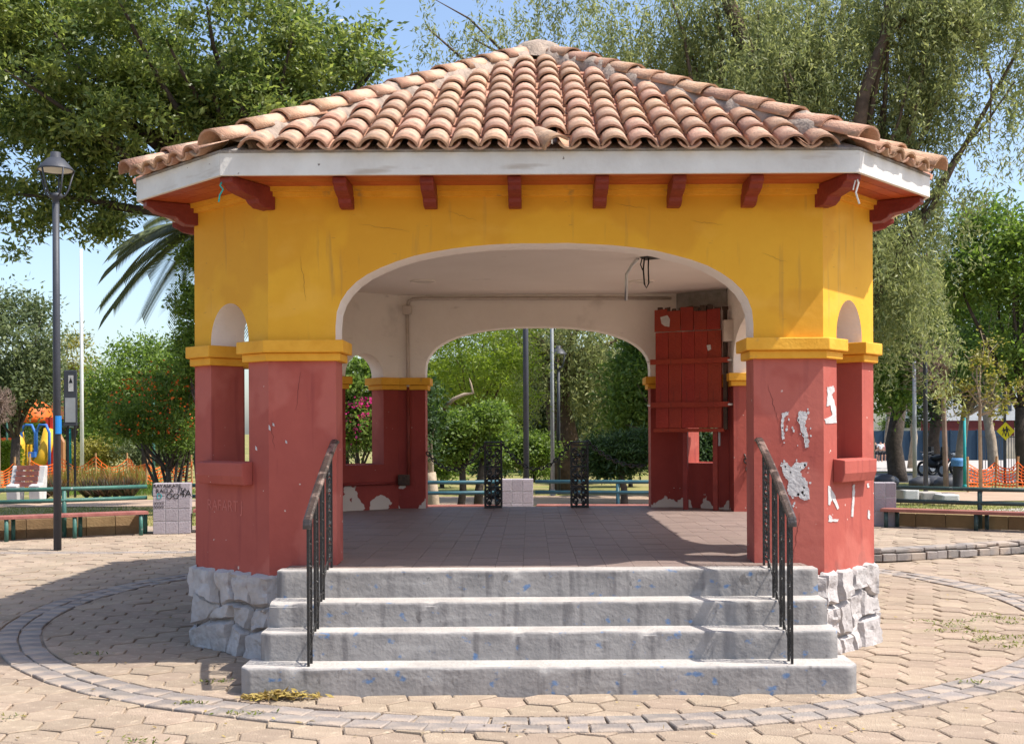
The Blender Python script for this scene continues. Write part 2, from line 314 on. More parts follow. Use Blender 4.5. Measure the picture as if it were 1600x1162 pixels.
def crown(name, cl, per, rad, L, Wd, material, parent, droop=0.0, flat=0.7, **tg):
    n = len(cl)*per
    c = np.repeat(cl, per, 0); rr = np.repeat(rad*(0.6+0.8*RNG.random(len(cl))), per)
    off = RNG.normal(size=(n, 3))*0.5; off[:, 2] *= flat
    p = c+off*rr[:, None]
    d = off+unit(n)*0.8; d[:, 2] -= droop
    nn = unit(n)*0.75+np.array([SUN.x*0.25, -0.2, 0.65])
    sz = L*(0.6+0.8*RNG.random(n))
    return leafmesh(name, p, d, nn, sz, sz*(Wd/L), material, parent, **tg)
def weeping(name, tops, length, per, L, Wd, material, parent, **tg):
    """strands of small leaves hanging from the given points"""
    n = len(tops); ln = length*(0.35+0.9*RNG.random(n)); t = RNG.random((n, per))**0.8
    az = RNG.random(n)*2*np.pi; sp = 0.25+0.35*RNG.random(n)
    p = np.zeros((n, per, 3)); q = np.sqrt(t)*sp[:, None]
    p[:, :, 0] = tops[:, 0, None]+np.cos(az)[:, None]*q; p[:, :, 1] = tops[:, 1, None]+np.sin(az)[:, None]*q
    p[:, :, 2] = tops[:, 2, None]-t*ln[:, None]
    p = p.reshape(-1, 3)+RNG.normal(size=(n*per, 3))*0.07
    d = unit(n*per)*0.8; d[:, 2] -= 0.7; sz = L*(0.6+0.8*RNG.random(n*per))
    return leafmesh(name, p, d, unit(n*per)+np.array([0.1, -0.3, 0.2]), sz, sz*(Wd/L), material, parent, **tg)
def limb(mb, a, b, r0, r1, wob=0.12, k=6, n=7, sag=0.0):
    a, b = Vector(a), Vector(b); ln = (b-a).length; P = []
    for i in range(k+1):
        t = i/k; p = a.lerp(b, t); w = math.sin(math.pi*t)*wob*ln
        p += Vector((noise.noise(a*3.1+Vector((t*2, 0, 1))), noise.noise(b*2.7+Vector((0, t*2, 5))), noise.noise(a+b+Vector((t*2, 9, 0)))+sag))*w
        P.append(p)
    mb.tube(P, [r0+(r1-r0)*i/k for i in range(k+1)], n, cap=True); return P
def trunk(root, paths, limbs, bark):
    mb = MB()
    for p, r in paths: mb.tube(p, r, 10)
    for a, b, r0, r1 in limbs: limb(mb, a, b, r0, r1)
    return mb.build('trunk', bark, root, smooth=True)
def tree(name, label, base, fork, r0, ells, nclump, per, rad, L, Wd, leaf, bark='bark', nlimb=14, cat='tree', group=None, droop=0.0, hollow=0.55, lean=None):
    root = empty(name, base, label, cat, group); b, f = Vector(base), Vector(fork)
    cl = blobs(ells, nclump, hollow)
    mid = b.lerp(f, 0.5)+Vector((R(-.1, .1), R(-.1, .1), 0))*(f-b).length*0.6
    lim = []
    for i in RNG.choice(nclump, min(nlimb, nclump), replace=False):
        lim.append((f.lerp(mid, R(0, 0.35)), Vector(cl[i]), r0*R(0.28, 0.5), r0*0.06))
    trunk(root, [([b-Vector((0, 0, .2)), b.lerp(mid, .3), mid, f], [r0*1.2, r0*1.02, r0*0.93, r0*0.8])], lim, bark)
    crown('crown', cl, per, rad, L, Wd, leaf, root, droop)
    return root
# ------------------------------------------------------------ ground and terrain
gv = MB()
ys = [-30, 2, 10, 20, 24, 40, 60, 80, 110, 160, 400, 1500]; xs = [-1500, -300, -90, -40, -15, 0, 15, 40, 90, 300, 1500]
for i in range(len(ys)-1):
    for j in range(len(xs)-1):
        gv.quad([(xs[j], ys[i], gz(ys[i])-.03), (xs[j+1], ys[i], gz(ys[i])-.03), (xs[j+1], ys[i+1], gz(ys[i+1])-.03), (xs[j], ys[i+1], gz(ys[i+1])-.03)])
gv.build('ground', 'lawn', kind='structure')
def strip(name, pts_a, pts_b, dz, m):
    mb = MB()
    for i in range(len(pts_a)-1):
        a, b, c, d = pts_a[i], pts_a[i+1], pts_b[i+1], pts_b[i]
        mb.quad([(p[0], p[1], gz(p[1])+dz) for p in (a, b, c, d)])
    return mb.build(name, m, kind='structure')
strip('path', [(-60, 27.5), (-12, 28), (0, 27), (14, 29), (40, 31)], [(-60, 31), (-12, 31.5), (0, 33), (14, 34.5), (40, 37)], -0.015, 'dirt')
strip('pavement', [(7.0, 21.8), (14, 20), (30, 18)], [(8.5, 24.0), (14, 27), (30, 29)], -0.012, 'pavement')
strip('road', [(9, 44), (30, 40), (70, 36)], [(9, 58), (30, 56), (70, 54)], -0.012, 'asphalt')
strip('sidewalk', [(9, 60), (70, 60)], [(9, 110), (90, 110)], 0.0, 'pavement')
# plaza ---------------------------------------------------------
RC = Vector((0.1, 11.58)); RR = 4.8; RW = 0.18      # ring band around the kiosk
KERB = [(2.9, 15.5), (3.9, 15.02), (4.6, 14.98), (5.4, 15.25), (6.2, 15.65), (7.0, 16.0), (8.2, 16.3), (10, 16.4), (13, 16.2)]
def kerb_y(x):
    for a, b in zip(KERB, KERB[1:]):
        if a[0] <= x <= b[0]: return a[1]+(b[1]-a[1])*(x-a[0])/(b[0]-a[0])
    return 99 if x < KERB[0][0] else KERB[-1][1]
plaza = empty('plaza', (0, 11, 0), kind='structure')
mb = MB(); mb.quad([(-16, -2, -.016), (16, -2, -.016), (16, 21.4, -.016), (-16, 21.4, -.016)]); mb.build('joint_bed', 'sand', plaza)
def clip(poly, nx, ny, c):          # keep nx*x+ny*y >= c
    out = []
    for i in range(len(poly)):
        a, b = poly[i], poly[(i+1) % len(poly)]; da, db = nx*a[0]+ny*a[1]-c, nx*b[0]+ny*b[1]-c
        if da >= 0: out.append(a)
        if (da >= 0) != (db >= 0):
            t = da/(da-db); out.append((a[0]+(b[0]-a[0])*t, a[1]+(b[1]-a[1])*t))
    return out
BANDS = [(-16, -4.0, 8.66, 0.16), (4.0, 16, 8.62, 0.16), (-16, -3.9, 16.6, 0.13)]     # straight sett bands x0,x1,y,half
def infront(px, py): return abs((px-CX)) < 900
PITCH = 0.292; RH = PITCH/math.sqrt(3); ROT = math.radians(11); ca, sa = math.cos(ROT), math.sin(ROT)
hexes = []
for i in range(-70, 71):
    for j in range(-80, 81):
        u, v = (i+0.5*(j % 2))*PITCH, j*RH*1.5
        x, y = u*ca-v*sa, u*sa+v*ca+11
        if not (5.6 < y < 21.2) or abs(x-0.1) > 0.53*y+0.8: continue
        if -2.4 < x-0.1 < 2.4 and 9.4 < y < 14.6: continue
        up = y > kerb_y(x)-0.05
        if up and y < kerb_y(x)+0.28: continue
        g = RH-0.006
        poly = [(x+g*math.cos(ROT+math.pi/2+k*math.pi/3), y+g*math.sin(ROT+math.pi/2+k*math.pi/3)) for k in range(6)]
        d = Vector((x, y))-RC; r = d.length; n = d/r
        if r >= RR: poly = clip(poly, n.x, n.y, n.dot(RC)+RR+RW+.012)
        else: poly = clip(poly, -n.x, -n.y, -(n.dot(RC)+RR-RW-.012))
        for bx0, bx1, by, bh in BANDS:
            if bx0 < x < bx1 and r > RR and len(poly) > 2:
                poly = clip(poly, 0, 1, by+bh+.01) if y > by else clip(poly, 0, -1, -(by-bh-.01))
        if len(poly) < 3: continue
        ar = abs(sum(poly[k][0]*poly[(k+1) % len(poly)][1]-poly[(k+1) % len(poly)][0]*poly[k][1] for k in range(len(poly))))/2
        if ar < 0.004: continue
        cx = sum(p[0] for p in poly)/len(poly); cy = sum(p[1] for p in poly)/len(poly)
        hexes.append((cy, cx, poly, 0.15 if up else 0.0))
def paver(mb, poly, z, cx, cy, h=0.03):
    tx, ty, dz = R(-.02, .02), R(-.02, .02), R(-.006, .005)
    n = len(poly); b = len(mb.v); zz = lambda p: z+dz+tx*(p[0]-cx)+ty*(p[1]-cy)
    ins = [(p[0]+(cx-p[0])*0.055, p[1]+(cy-p[1])*0.055) for p in poly]
    mb.v += [(p[0], p[1], z-h) for p in poly]+[(p[0], p[1], zz(p)-.006) for p in poly]+[(p[0], p[1], zz(p)) for p in ins]
    for i in range(n):
        j = (i+1) % n
        mb.f += [(b+i, b+j, b+n+j, b+n+i), (b+n+i, b+n+j, b+2*n+j, b+2*n+i)]; mb.m += [0, 0]
    mb.f.append(tuple(b+2*n+i for i in range(n))); mb.m.append(0)
def steps_hide(x, y): return -1.85 < x < 2.1 and 7.6 < y < 9.2
hexes = [h for h in hexes if not steps_hide(h[1], h[0])]
hexes.sort(key=lambda h: h[0]+ (100 if abs(h[1]*F/h[0]+28) > 830 or h[0] < 6.45 else 0))
rest = MB()
for k, (cy, cx, poly, z) in enumerate(hexes):
    if k < 300:
        mb = MB(); paver(mb, poly, z, cx, cy); mb.build('paver', 'paver', plaza, at=(cx, cy, 0))
    else: paver(rest, poly, z, cx, cy)
rest.build('paver_field', 'paver_j', plaza, kind='stuff')
def sett(mb, c, ux, uy, hl, hw, z=0.0):
    j = lambda: R(-.008, .008)
    poly = []
    for a, b in ((-1, -1), (1, -1), (1, 1), (-1, 1)):
        poly.append((c[0]+ux[0]*(hl*a+j())+uy[0]*(hw*b+j()), c[1]+ux[1]*(hl*a+j())+uy[1]*(hw*b+j())))
    paver(mb, poly, z+.004, c[0], c[1])
setts = []
for row, rad in enumerate((RR-0.088, RR+0.088)):
    nn = 128
    for k in range(nn):
        a = 2*math.pi*(k+0.5*row)/nn; c = (RC.x+rad*math.cos(a), RC.y+rad*math.sin(a))
        if c[1] > kerb_y(c[0])-0.1 or (-2.7 < c[0] < 2.8 and c[1] > 9): continue
        setts.append((c, (-math.sin(a), math.cos(a)), (math.cos(a), math.sin(a)), math.pi*rad/nn-.006, 0.08))
for bx0, bx1, by, bh in BANDS:
    for r_ in (-1, 1):
        x = max(bx0, -9.5)+R(0, .2)
        while x < min(bx1, 9.5):
            c = (x, by+r_*bh*0.5)
            if (Vector(c)-RC).length > RR+RW+0.12 and abs(x) < .53*by+1: setts.append((c, (1, 0), (0, 1), 0.105, bh*0.5-.008))
            x += 0.225
setts.sort(key=lambda s: s[0][1]); rest = MB()
for k, s_ in enumerate(setts):
    if k < 290: mb = MB(); sett(mb, *s_); mb.build('sett', 'sett', plaza, at=(s_[0][0], s_[0][1], 0))
    else: sett(rest, *s_)
if rest.v: rest.build('sett_field', 'sett', plaza, kind='stuff')
# raised terrace on the right with a kerb of dark blocks
terr = empty('terrace', (6, 16, 0), kind='structure')
mb = MB()
for a, b in zip(KERB, KERB[1:]):
    mb.quad([(a[0], a[1]+.1, .134), (b[0], b[1]+.1, .134), (b[0], 20.5, .134), (a[0], 20.5, .134)])
    mb.quad([(a[0], a[1]+.1, -.05), (b[0], b[1]+.1, -.05), (b[0], b[1]+.1, .134), (a[0], a[1]+.1, .134)])
mb.build('terrace_bed', 'sand', terr)
seg = []; tot = 0
for a, b in zip(KERB, KERB[1:]):
    ln = math.dist(a, b); seg.append((tot, ln, a, b)); tot += ln
s = 0.0
def kp(s):
    for t, ln, a, b in seg:
        if s <= t+ln: q = (s-t)/ln; return Vector((a[0]+(b[0]-a[0])*q, a[1]+(b[1]-a[1])*q, 0))
    return Vector((*KERB[-1], 0))
while s < tot-0.3 and kp(s).x < 9:
    w = R(.17, .24); a, b = kp(s+.006), kp(s+w-.006); d = (b-a).normalized(); n = Vector((d.y, -d.x, 0)); o1 = n*R(-.012, .02)
    h = R(.085, .11); mb = MB()
    mb.hexa([a+o1, b+o1, b-n*.12, a-n*.12, a+o1+Vector((0, 0, h)), b+o1+Vector((0, 0, h+R(-.01, .01))), b-n*.12+Vector((0, 0, h)), a-n*.12+Vector((0, 0, h))])
    mb.build('kerb_stone', 'sett', terr, bevel=.008)
    a2, b2 = kp(s), kp(s+w-.004); z0, z1 = h+.012, R(.148, .172); o2 = -n*R(0, .05); mb = MB()
    mb.hexa([a2+o2+Vector((0, 0, z0)), b2+o2+Vector((0, 0, z0)), b2-n*.3+Vector((0, 0, z0)), a2-n*.3+Vector((0, 0, z0)),
             a2+o2+Vector((0, 0, z1)), b2+o2+Vector((0, 0, z1+R(-.012, .012))), b2-n*.3+Vector((0, 0, .154)), a2-n*.3+Vector((0, 0, .154))])
    mb.build('coping_stone', 'sett', terr, bevel=.012)
    s += w
# ------------------------------------------------------------ the kiosk
KC = Vector((0.115, 11.97, 0))
K = empty('bandstand_kiosk', KC, 'octagonal yellow and red bandstand kiosk with terracotta tile roof and grey front steps', 'kiosk')
# octagon corners, counter-clockwise from above, starting at the front left corner
OC = [(-1.971, 8.694), (2.217, 8.694), (2.79, 9.354), (2.79, 14.55), (2.03, 15.25), (-1.81, 15.25), (-2.718, 14.55), (-2.718, 9.354)]
OC = [Vector(p) for p in OC]; T = 0.30; ZF = 0.725; ZB = 0.645; ZI0, ZI1 = 2.26, 2.416; ZT = 3.575; ZC = 3.49
def offset(P, d):                  # inward for d>0 (ccw polygon)
    out = []; n = len(P)
    for i in range(n):
        a, b, c = P[i-1], P[i], P[(i+1) % n]
        d1 = (b-a).normalized(); d2 = (c-b).normalized(); n1 = Vector((-d1.y, d1.x)); n2 = Vector((-d2.y, d2.x))
        bis = (n1+n2); out.append(b+bis*(d/(1+n1.dot(n2))))
    return out
IC = offset(OC, T)
def arch_fn(a, b, spring, top, e):
    h = (b-a)/2; c = (a+b)/2
    return lambda u: spring+(top-spring)*max(0.0, 1-abs((u-c)/h)**e)**(1/e)
def wall_panel(i, a, b, sill, spring, top, e=2.4, nseg=28):
    o0, o1 = OC[i], OC[(i+1) % 8]; L_ = (o1-o0).length; d = (o1-o0)/L_; nin = Vector((-d.y, d.x))
    m0 = (IC[i]-o0).dot(d); m1 = (IC[(i+1) % 8]-o0).dot(d)
    Ou = lambda u, z: (o0.x+d.x*u, o0.y+d.y*u, z)
    In = lambda u, z: (o0.x+d.x*u+nin.x*T, o0.y+d.y*u+nin.y*T, z)
    fa = arch_fn(a, b, spring, top, e); mb = MB()          # 0 red out 1 yellow 2 red in 3 white
    ou = lambda u0, u1, z0, z1, m: mb.quad([Ou(u0, z0), Ou(u1, z0), Ou(u1, z1), Ou(u0, z1)], m)
    ii = lambda u0, u1, z0, z1, m: mb.quad([In(u1, z0), In(u0, z0), In(u0, z1), In(u1, z1)], m)
    for (u0, u1, v0, v1) in ((0, a, m0, a), (b, L_, b, m1)):
        ou(u0, u1, ZB-.02, ZI0+.05, 0); ou(u0, u1, ZI0+.05, ZT, 1)
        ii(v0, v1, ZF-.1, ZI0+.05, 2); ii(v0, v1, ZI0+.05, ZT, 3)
    if sill > ZF+.01:
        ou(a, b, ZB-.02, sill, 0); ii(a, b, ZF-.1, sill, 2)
        mb.quad([Ou(a, sill), Ou(b, sill), In(b, sill), In(a, sill)], 0)
    us = [(a+b)/2-(b-a)/2*math.cos(math.pi*k/nseg) for k in range(nseg+1)]
    zs = [fa(u)+0.006*noise.noise(Vector((u*5, i, 0))) for u in us]; zs[0] = zs[-1] = spring
    for k in range(nseg):
        u0, u1, z0, z1 = us[k], us[k+1], zs[k], zs[k+1]
        mb.quad([Ou(u0, z0), Ou(u1, z1), Ou(u1, ZT), Ou(u0, ZT)], 1)
        mb.quad([In(u1, z1), In(u0, z0), In(u0, ZT), In(u1, ZT)], 3)
        mb.quad([Ou(u0, z0), In(u0, z0), In(u1, z1), Ou(u1, z1)], 3)
    s0 = max(sill, ZF-.1)
    mb.quad([Ou(a, s0), In(a, s0), In(a, ZI0+.05), Ou(a, ZI0+.05)], 0); mb.quad([Ou(a, ZI0+.05), In(a, ZI0+.05), In(a, spring), Ou(a, spring)], 3)
    mb.quad([In(b, s0), Ou(b, s0), Ou(b, ZI0+.05), In(b, ZI0+.05)], 0); mb.quad([In(b, ZI0+.05), Ou(b, ZI0+.05), Ou(b, spring), In(b, spring)], 3)
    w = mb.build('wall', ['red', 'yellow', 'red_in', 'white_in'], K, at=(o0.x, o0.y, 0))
    return w, Ou, In, L_, d, nin, m0, m1
def band(w, pts, closed_in, z0, z1, pr, name='impost'):
    """two-step moulding along an open plan polyline: outer points with outward offset"""
def impost_block(foot, off, w):
    """closed ccw plan footprint of a pier, two-tier moulding standing proud of it"""
    mb = MB()
    f = [Vector(p) for p in foot]
    a = offset(f, -off); b = offset(f, -off*0.55)
    mb.prism([tuple(p) for p in a], ZI0+.062, ZI1); mb.prism([tuple(p) for p in b], ZI0, ZI0+.061)
    return mb.build('impost', 'yellow_trim', w, at=(foot[0][0], foot[0][1], 0), bevel=.008)
spec = {0: (0.508, 3.661, 0, 2.52, 3.14, 2.4), 1: None, 2: (0.42, 4.72, 0, 2.52, 3.12, 2.4), 3: None,
        4: None, 5: None, 6: (0.48, 4.78, 0, 2.52, 3.12, 2.4), 7: None}
walls = {}
for i in range(8):
    L_ = (OC[(i+1) % 8]-OC[i]).length
    if i == 4: a, b = 2.03-1.567, 2.03+1.356; args = (a, b, 0, 2.50, 3.077, 2.4)
    elif spec[i]: args = spec[i]
    elif i == 7: args = (0.235*L_, 0.745*L_, 1.49, 2.44, 2.735, 2.0)
    elif i == 1: args = (0.25*L_, 0.76*L_, 1.49, 2.44, 2.735, 2.0)
    else: args = (0.28*L_, 0.76*L_, 1.30, 2.43, 2.72, 2.0)
    walls[i] = (wall_panel(i, *args), args)
# imposts: one pier footprint round every corner, cut by the openings
def pt(i, u, inner):
    (w, Ou, In, L_, d, nin, m0, m1), _ = walls[i]; q = In(u, 0) if inner else Ou(u, 0); return (q[0], q[1])
for i in range(8):
    j = (i-1) % 8; ai = walls[i][1][0]; bj = walls[j][1][1]
    foot = [pt(i, 0, False), pt(i, ai, False), pt(i, ai, True), (IC[i].x, IC[i].y), pt(j, bj, True), pt(j, bj, False)]
    impost_block(foot, 0.068, walls[i][0][0])
# sills under the chamfer windows
for i in (1, 3, 5, 7):
    (w, Ou, In, L_, d, nin, m0, m1), A = walls[i]; s = A[2]; mb = MB()
    prof = [(0.0, -.17), (-.075, -.17), (-.10, -.10), (-.10, 0.0), (0.0, .012)]
    o0 = OC[i]
    mb.prism([(p[0], p[1]) for p in reversed(prof)], A[0]-.07, A[1]+.05, lambda q, z, u: (o0.x+d.x*u+nin.x*q, o0.y+d.y*u+nin.y*q, s+z))
    mb.build('sill', 'red', w, at=(o0.x, o0.y, 0), bevel=.008)
# cornice moulding, soffit planks, fascia boards, rafter tails
fo = [Vector(p) for p in ((-2.205, 8.216), (2.36, 8.216), (3.177, 9.12), (3.177, 14.8), (2.25, 15.75), (-2.05, 15.75), (-3.106, 14.8), (-3.106, 9.12))]
EC = offset(fo, .028); ZS = 3.566; ZFT = 3.718
for i in range(8):
    j = (i+1) % 8; c0 = offset(OC, -.035); c1 = offset(OC, -.06); mb = MB()
    for P, z0, z1 in ((c0, 3.495, 3.53), (c1, 3.531, ZS)):
        mb.hexa([(*OC[i], z0), (*P[i], z0), (*P[j], z0), (*OC[j], z0), (*OC[i], z1), (*P[i], z1), (*P[j], z1), (*OC[j], z1)])
    mb.build('cornice', 'yellow_trim', K, at=(OC[i].x, OC[i].y, 0))
soff = empty('soffit', KC, parent=K)
for r_ in range(4):
    c0 = offset(OC, .03); a = [p.lerp(q, r_/4) for p, q in zip(c0, EC)]; b = [p.lerp(q, (r_+1)/4-.012) for p, q in zip(c0, EC)]
    for i in range(8):
        j = (i+1) % 8; mb = MB(); e = .002
        mb.hexa([(*a[i], ZS), (*b[i], ZS), (*b[j], ZS), (*a[j], ZS), (*a[i], ZS+.018), (*b[i], ZS+.018), (*b[j], ZS+.018), (*a[j], ZS+.018)])
        mb.build('plank', 'soffit', soff, at=(a[i].x, a[i].y, ZS))
for i in range(8):
    j = (i+1) % 8; mb = MB(); z0 = 3.556
    mb.hexa([(*EC[i], z0), (*fo[i], z0), (*fo[j], z0), (*EC[j], z0), (*EC[i], ZFT), (*fo[i], ZFT), (*fo[j], ZFT), (*EC[j], ZFT)])
    mb.build('fascia_board', 'fascia', K, at=(EC[i].x, EC[i].y, 3.55), bevel=.004)
def rafter(base, dirv, ln, w=.098):
    n = Vector((-dirv.y, dirv.x)); prof = [(0, 0), (0, -.165), (.10*ln/.4, -.165), (.15*ln/.4, -.14), (.17*ln/.4, -.115), (.27*ln/.4, -.10), (.33*ln/.4, -.085), (.36*ln/.4, -.06), (ln, -.045), (ln, 0)]
    mb = MB(); mb.prism(list(reversed(prof)), -w/2, w/2, lambda q, z, u: (base.x+dirv.x*q+n.x*u, base.y+dirv.y*q+n.y*u, ZS-.003+z))
    mb.build('rafter_tail', 'rafter', K, at=(base.x, base.y, ZS), bevel=.006)
for px in (537, 671, 806, 941, 1060, 1179): rafter(Vector((X(px, 8.45), 8.70)), Vector((0, -1)), 0.40)
for i in range(8):
    dv = (EC[i]-OC[i]); rafter(OC[i]-dv.normalized()*.02, dv.normalized(), dv.length*0.97, .115)
for i in (2, 6):
    o0, o1 = OC[i], OC[(i+1) % 8]; d = (o1-o0).normalized(); nout = Vector((d.y, -d.x))
    for q in range(1, 7): rafter(o0.lerp(o1, q/7)-nout*.005, nout, 0.40)
o0, o1 = OC[4], OC[5]
for q in range(1, 7): rafter(o0.lerp(o1, q/7)-Vector((0, .005)), Vector((0, 1)), 0.40)
# ceiling, floor, stone base
mb = MB(); mb.prism([tuple(p) for p in offset(OC, T-.02)], ZC, ZC+.06); ceil = mb.build('ceiling', 'ceil', K, at=KC)
fl = MB(); fl.prism([tuple(p) for p in offset(OC, .02)], 0.2, ZF-.008); fl.box(-1.82, 2.06, 8.30, 8.75, .3, ZF-.009)
floor = fl.build('floor', 'grout', K, at=KC)
fin = offset(OC, T+.012)
def in_poly(x, y, P):
    n = len(P)
    return all((P[(k+1) % n].x-P[k].x)*(y-P[k].y)-(P[(k+1) % n].y-P[k].y)*(x-P[k].x) > 0 for k in range(n))
NFT = 0
def clip_all(poly, P):
    n = len(P)
    for k in range(n):
        d = (P[(k+1) % n]-P[k]).normalized(); nx, ny = -d.y, d.x
        poly = clip(poly, nx, ny, nx*P[k].x+ny*P[k].y)
        if len(poly) < 3: return poly
    return poly
big = [Vector((-2.70, 8.44)), Vector((2.77, 8.44)), Vector((2.77, 15.22)), Vector((-2.70, 15.22))]
oin = offset(OC, .03)
TS = 0.205; ft_rest = MB()
for iy in range(34):
    for ix in range(28):
        x0 = -2.72+ix*TS; y0 = 8.45+iy*TS
        poly = [(x0+.0013, y0+.0013), (x0+TS-.0013, y0+.0013), (x0+TS-.0013, y0+TS-.0013), (x0+.0013, y0+TS-.0013)]
        if y0+TS > 8.74: poly = clip_all(poly, oin) if y0 > 8.70 else clip(clip(poly, 1, 0, -1.45), -1, 0, -1.68)
        else: poly = clip(clip(poly, 1, 0, -1.79), -1, 0, -2.03)
        if len(poly) < 3: continue
        ar = abs(sum(poly[k][0]*poly[(k+1) % len(poly)][1]-poly[(k+1) % len(poly)][0]*poly[k][1] for k in range(len(poly))))/2
        if ar < .003: continue
        dz = R(-.0015, .0015); seen = -1.6 < x0 < 1.75 and y0 < 12.3
        if seen and NFT < 300:
            mb = MB(); mb.prism(poly, ZF-.02, ZF+dz); NFT += 1; mb.build('floor_tile', 'floor', floor, at=(x0, y0, ZF))
        else: ft_rest.prism(poly, ZF-.02, ZF+dz)
ft_rest.build('floor_tile_field', 'floor_j', floor, kind='stuff')
base = MB(); base.prism([tuple(p) for p in offset(OC, .015)], -.1, ZB-.004)
basem = base.build('stone_base', 'basemortar', K, at=KC)
def stone_face(i, rows=3):
    o0, o1 = OC[i], OC[(i+1) % 8]; L_ = (o1-o0).length; d = (o1-o0)/L_; no = Vector((d.y, -d.x))
    cols = max(3, int(round(L_/0.24))); cols = min(cols, 16)
    gx = {}; hts = [0, .20, .42, .655]
    for r_ in range(rows+1):
        for c in range(cols+1):
            jx = R(-.085, .085) if 0 < c < cols else (-.035 if c == 0 else .035)
            jz = R(-.075, .075) if 0 < r_ < rows else 0
            gx[r_, c] = (L_*c/cols+jx, hts[r_]+jz-(0.03 if r_ == 0 else 0))
    for r_ in range(rows):
        for c in range(cols):
            q = [gx[r_, c], gx[r_, c+1], gx[r_+1, c+1], gx[r_+1, c]]; n = 10; mb = MB(); dep = R(.026, .05); sd_ = R(0, 99)
            tx, tz = R(-.016, .016), R(-.018, .012)
            for a in range(n+1):
                for b in range(n+1):
                    s_, t = a/n, b/n; s_ = .02+.96*s_; t = .02+.96*t
                    u = (q[0][0]*(1-s_)+q[1][0]*s_)*(1-t)+(q[3][0]*(1-s_)+q[2][0]*s_)*t
                    z = (q[0][1]*(1-s_)+q[1][1]*s_)*(1-t)+(q[3][1]*(1-s_)+q[2][1]*s_)*t
                    e = max(0, min(a/n, 1-a/n, b/n, 1-b/n))*2; prof = min(1, e*5.5)**0.5
                    nz_ = noise.fractal(Vector((u*7+sd_, z*7, sd_)), 0.8, 2.1, 4); cell = noise.cell(Vector((u*9+sd_, z*8, sd_)))
                    k = -.012+prof*(.012+dep+tx*(s_-.5)*2+tz*(t-.5)*2+.017*nz_+.010*cell)+.006*noise.noise(Vector((u*31, z*31, sd_)))
                    uu = u+.022*noise.noise(Vector((z*9, u*3, sd_+5))); zz = min(z+.022*noise.noise(Vector((u*9, z*3, sd_+9))), .665)
                    mb.v.append((o0.x+d.x*uu+no.x*k, o0.y+d.y*uu+no.y*k, zz))
            for a in range(n):
                for b in range(n):
                    f = a*(n+1)+b; mb.f.append((f, f+n+1, f+n+2, f+1)); mb.m.append(0)
            st = mb.build('stone', 'stone', basem, at=(o0.x+d.x*q[0][0], o0.y+d.y*q[0][0], 0)); smooth_angle(st, 24)
for i in (7, 1, 2, 6, 0): stone_face(i)
# steps: swept profiles with worn nosings
steps = empty('steps', (0.1, 8.0, 0), parent=K)
SY = [7.54, 7.783, 8.012, 8.258]; SZ = [0.18, 0.368, 0.537, 0.727]; SX = [(-1.91, 2.145), (-1.83, 2.078), (-1.826, 2.068), (-1.824, 2.066)]
def step(k):
    y0, z1 = SY[k], SZ[k]; x0, x1 = SX[k]; z0 = SZ[k-1]-.06 if k else -.08; yb = SY[k+1]+.12 if k < 3 else 8.45
    nz_ = 7; prof = [(y0+.002, z0)]+[(y0, z0+(z1-.03-z0)*t/5) for t in range(1, 6)]
    rr = .015
    for q in range(5):
        a = math.pi/2*q/4; prof.append((y0+rr-rr*math.cos(a), z1-rr+rr*math.sin(a)))
    ntr = len(prof)-1; prof += [(y0+.08, z1), (y0+.16, z1), (yb, z1)]
    n = 150; mb = MB(); m = len(prof)
    for i in range(n+1):
        t = i/n; x = x0+(x1-x0)*t
        for q, (y, z) in enumerate(prof):
            edge = 1 if 6 <= q <= ntr+1 else .35
            e = noise.fractal(Vector((x*3.2, z*6+k*9, y*6)), .9, 2.0, 3)*.007*edge
            chip = max(0, noise.noise(Vector((x*5.5, k*7.7, 0)))-.35)*.06*(1 if 6 <= q <= ntr else 0)
            yy = y+e+chip; zz = z+(e*.5-chip*.8 if q >= 5 else 0)
            if q >= m-1: yy, zz = y, z
            endr = max(0, .05-min(x-x0, x1-x))*(.9 if k else 1.8)
            if q < m-1: yy += endr**1.0*.6
            mb.v.append((x, yy, zz))
    for i in range(n):
        for q in range(m-1):
            mb.f.append((i*m+q, (i+1)*m+q, (i+1)*m+q+1, i*m+q+1)); mb.m.append(1 if q >= 10 else 0)
    for i, s_ in ((0, 1), (n, -1)):
        ring = [i*m+q for q in range(m)]; b = len(mb.v); mb.v.append((mb.v[i*m][0], yb, z0)); ring.append(b)
        mb.f.append(tuple(ring if s_ < 0 else reversed(ring))); mb.m.append(0)
    o = mb.build('step', ['concrete', 'tread'], steps); smooth_angle(o, 50)
for k in range(4): step(k)
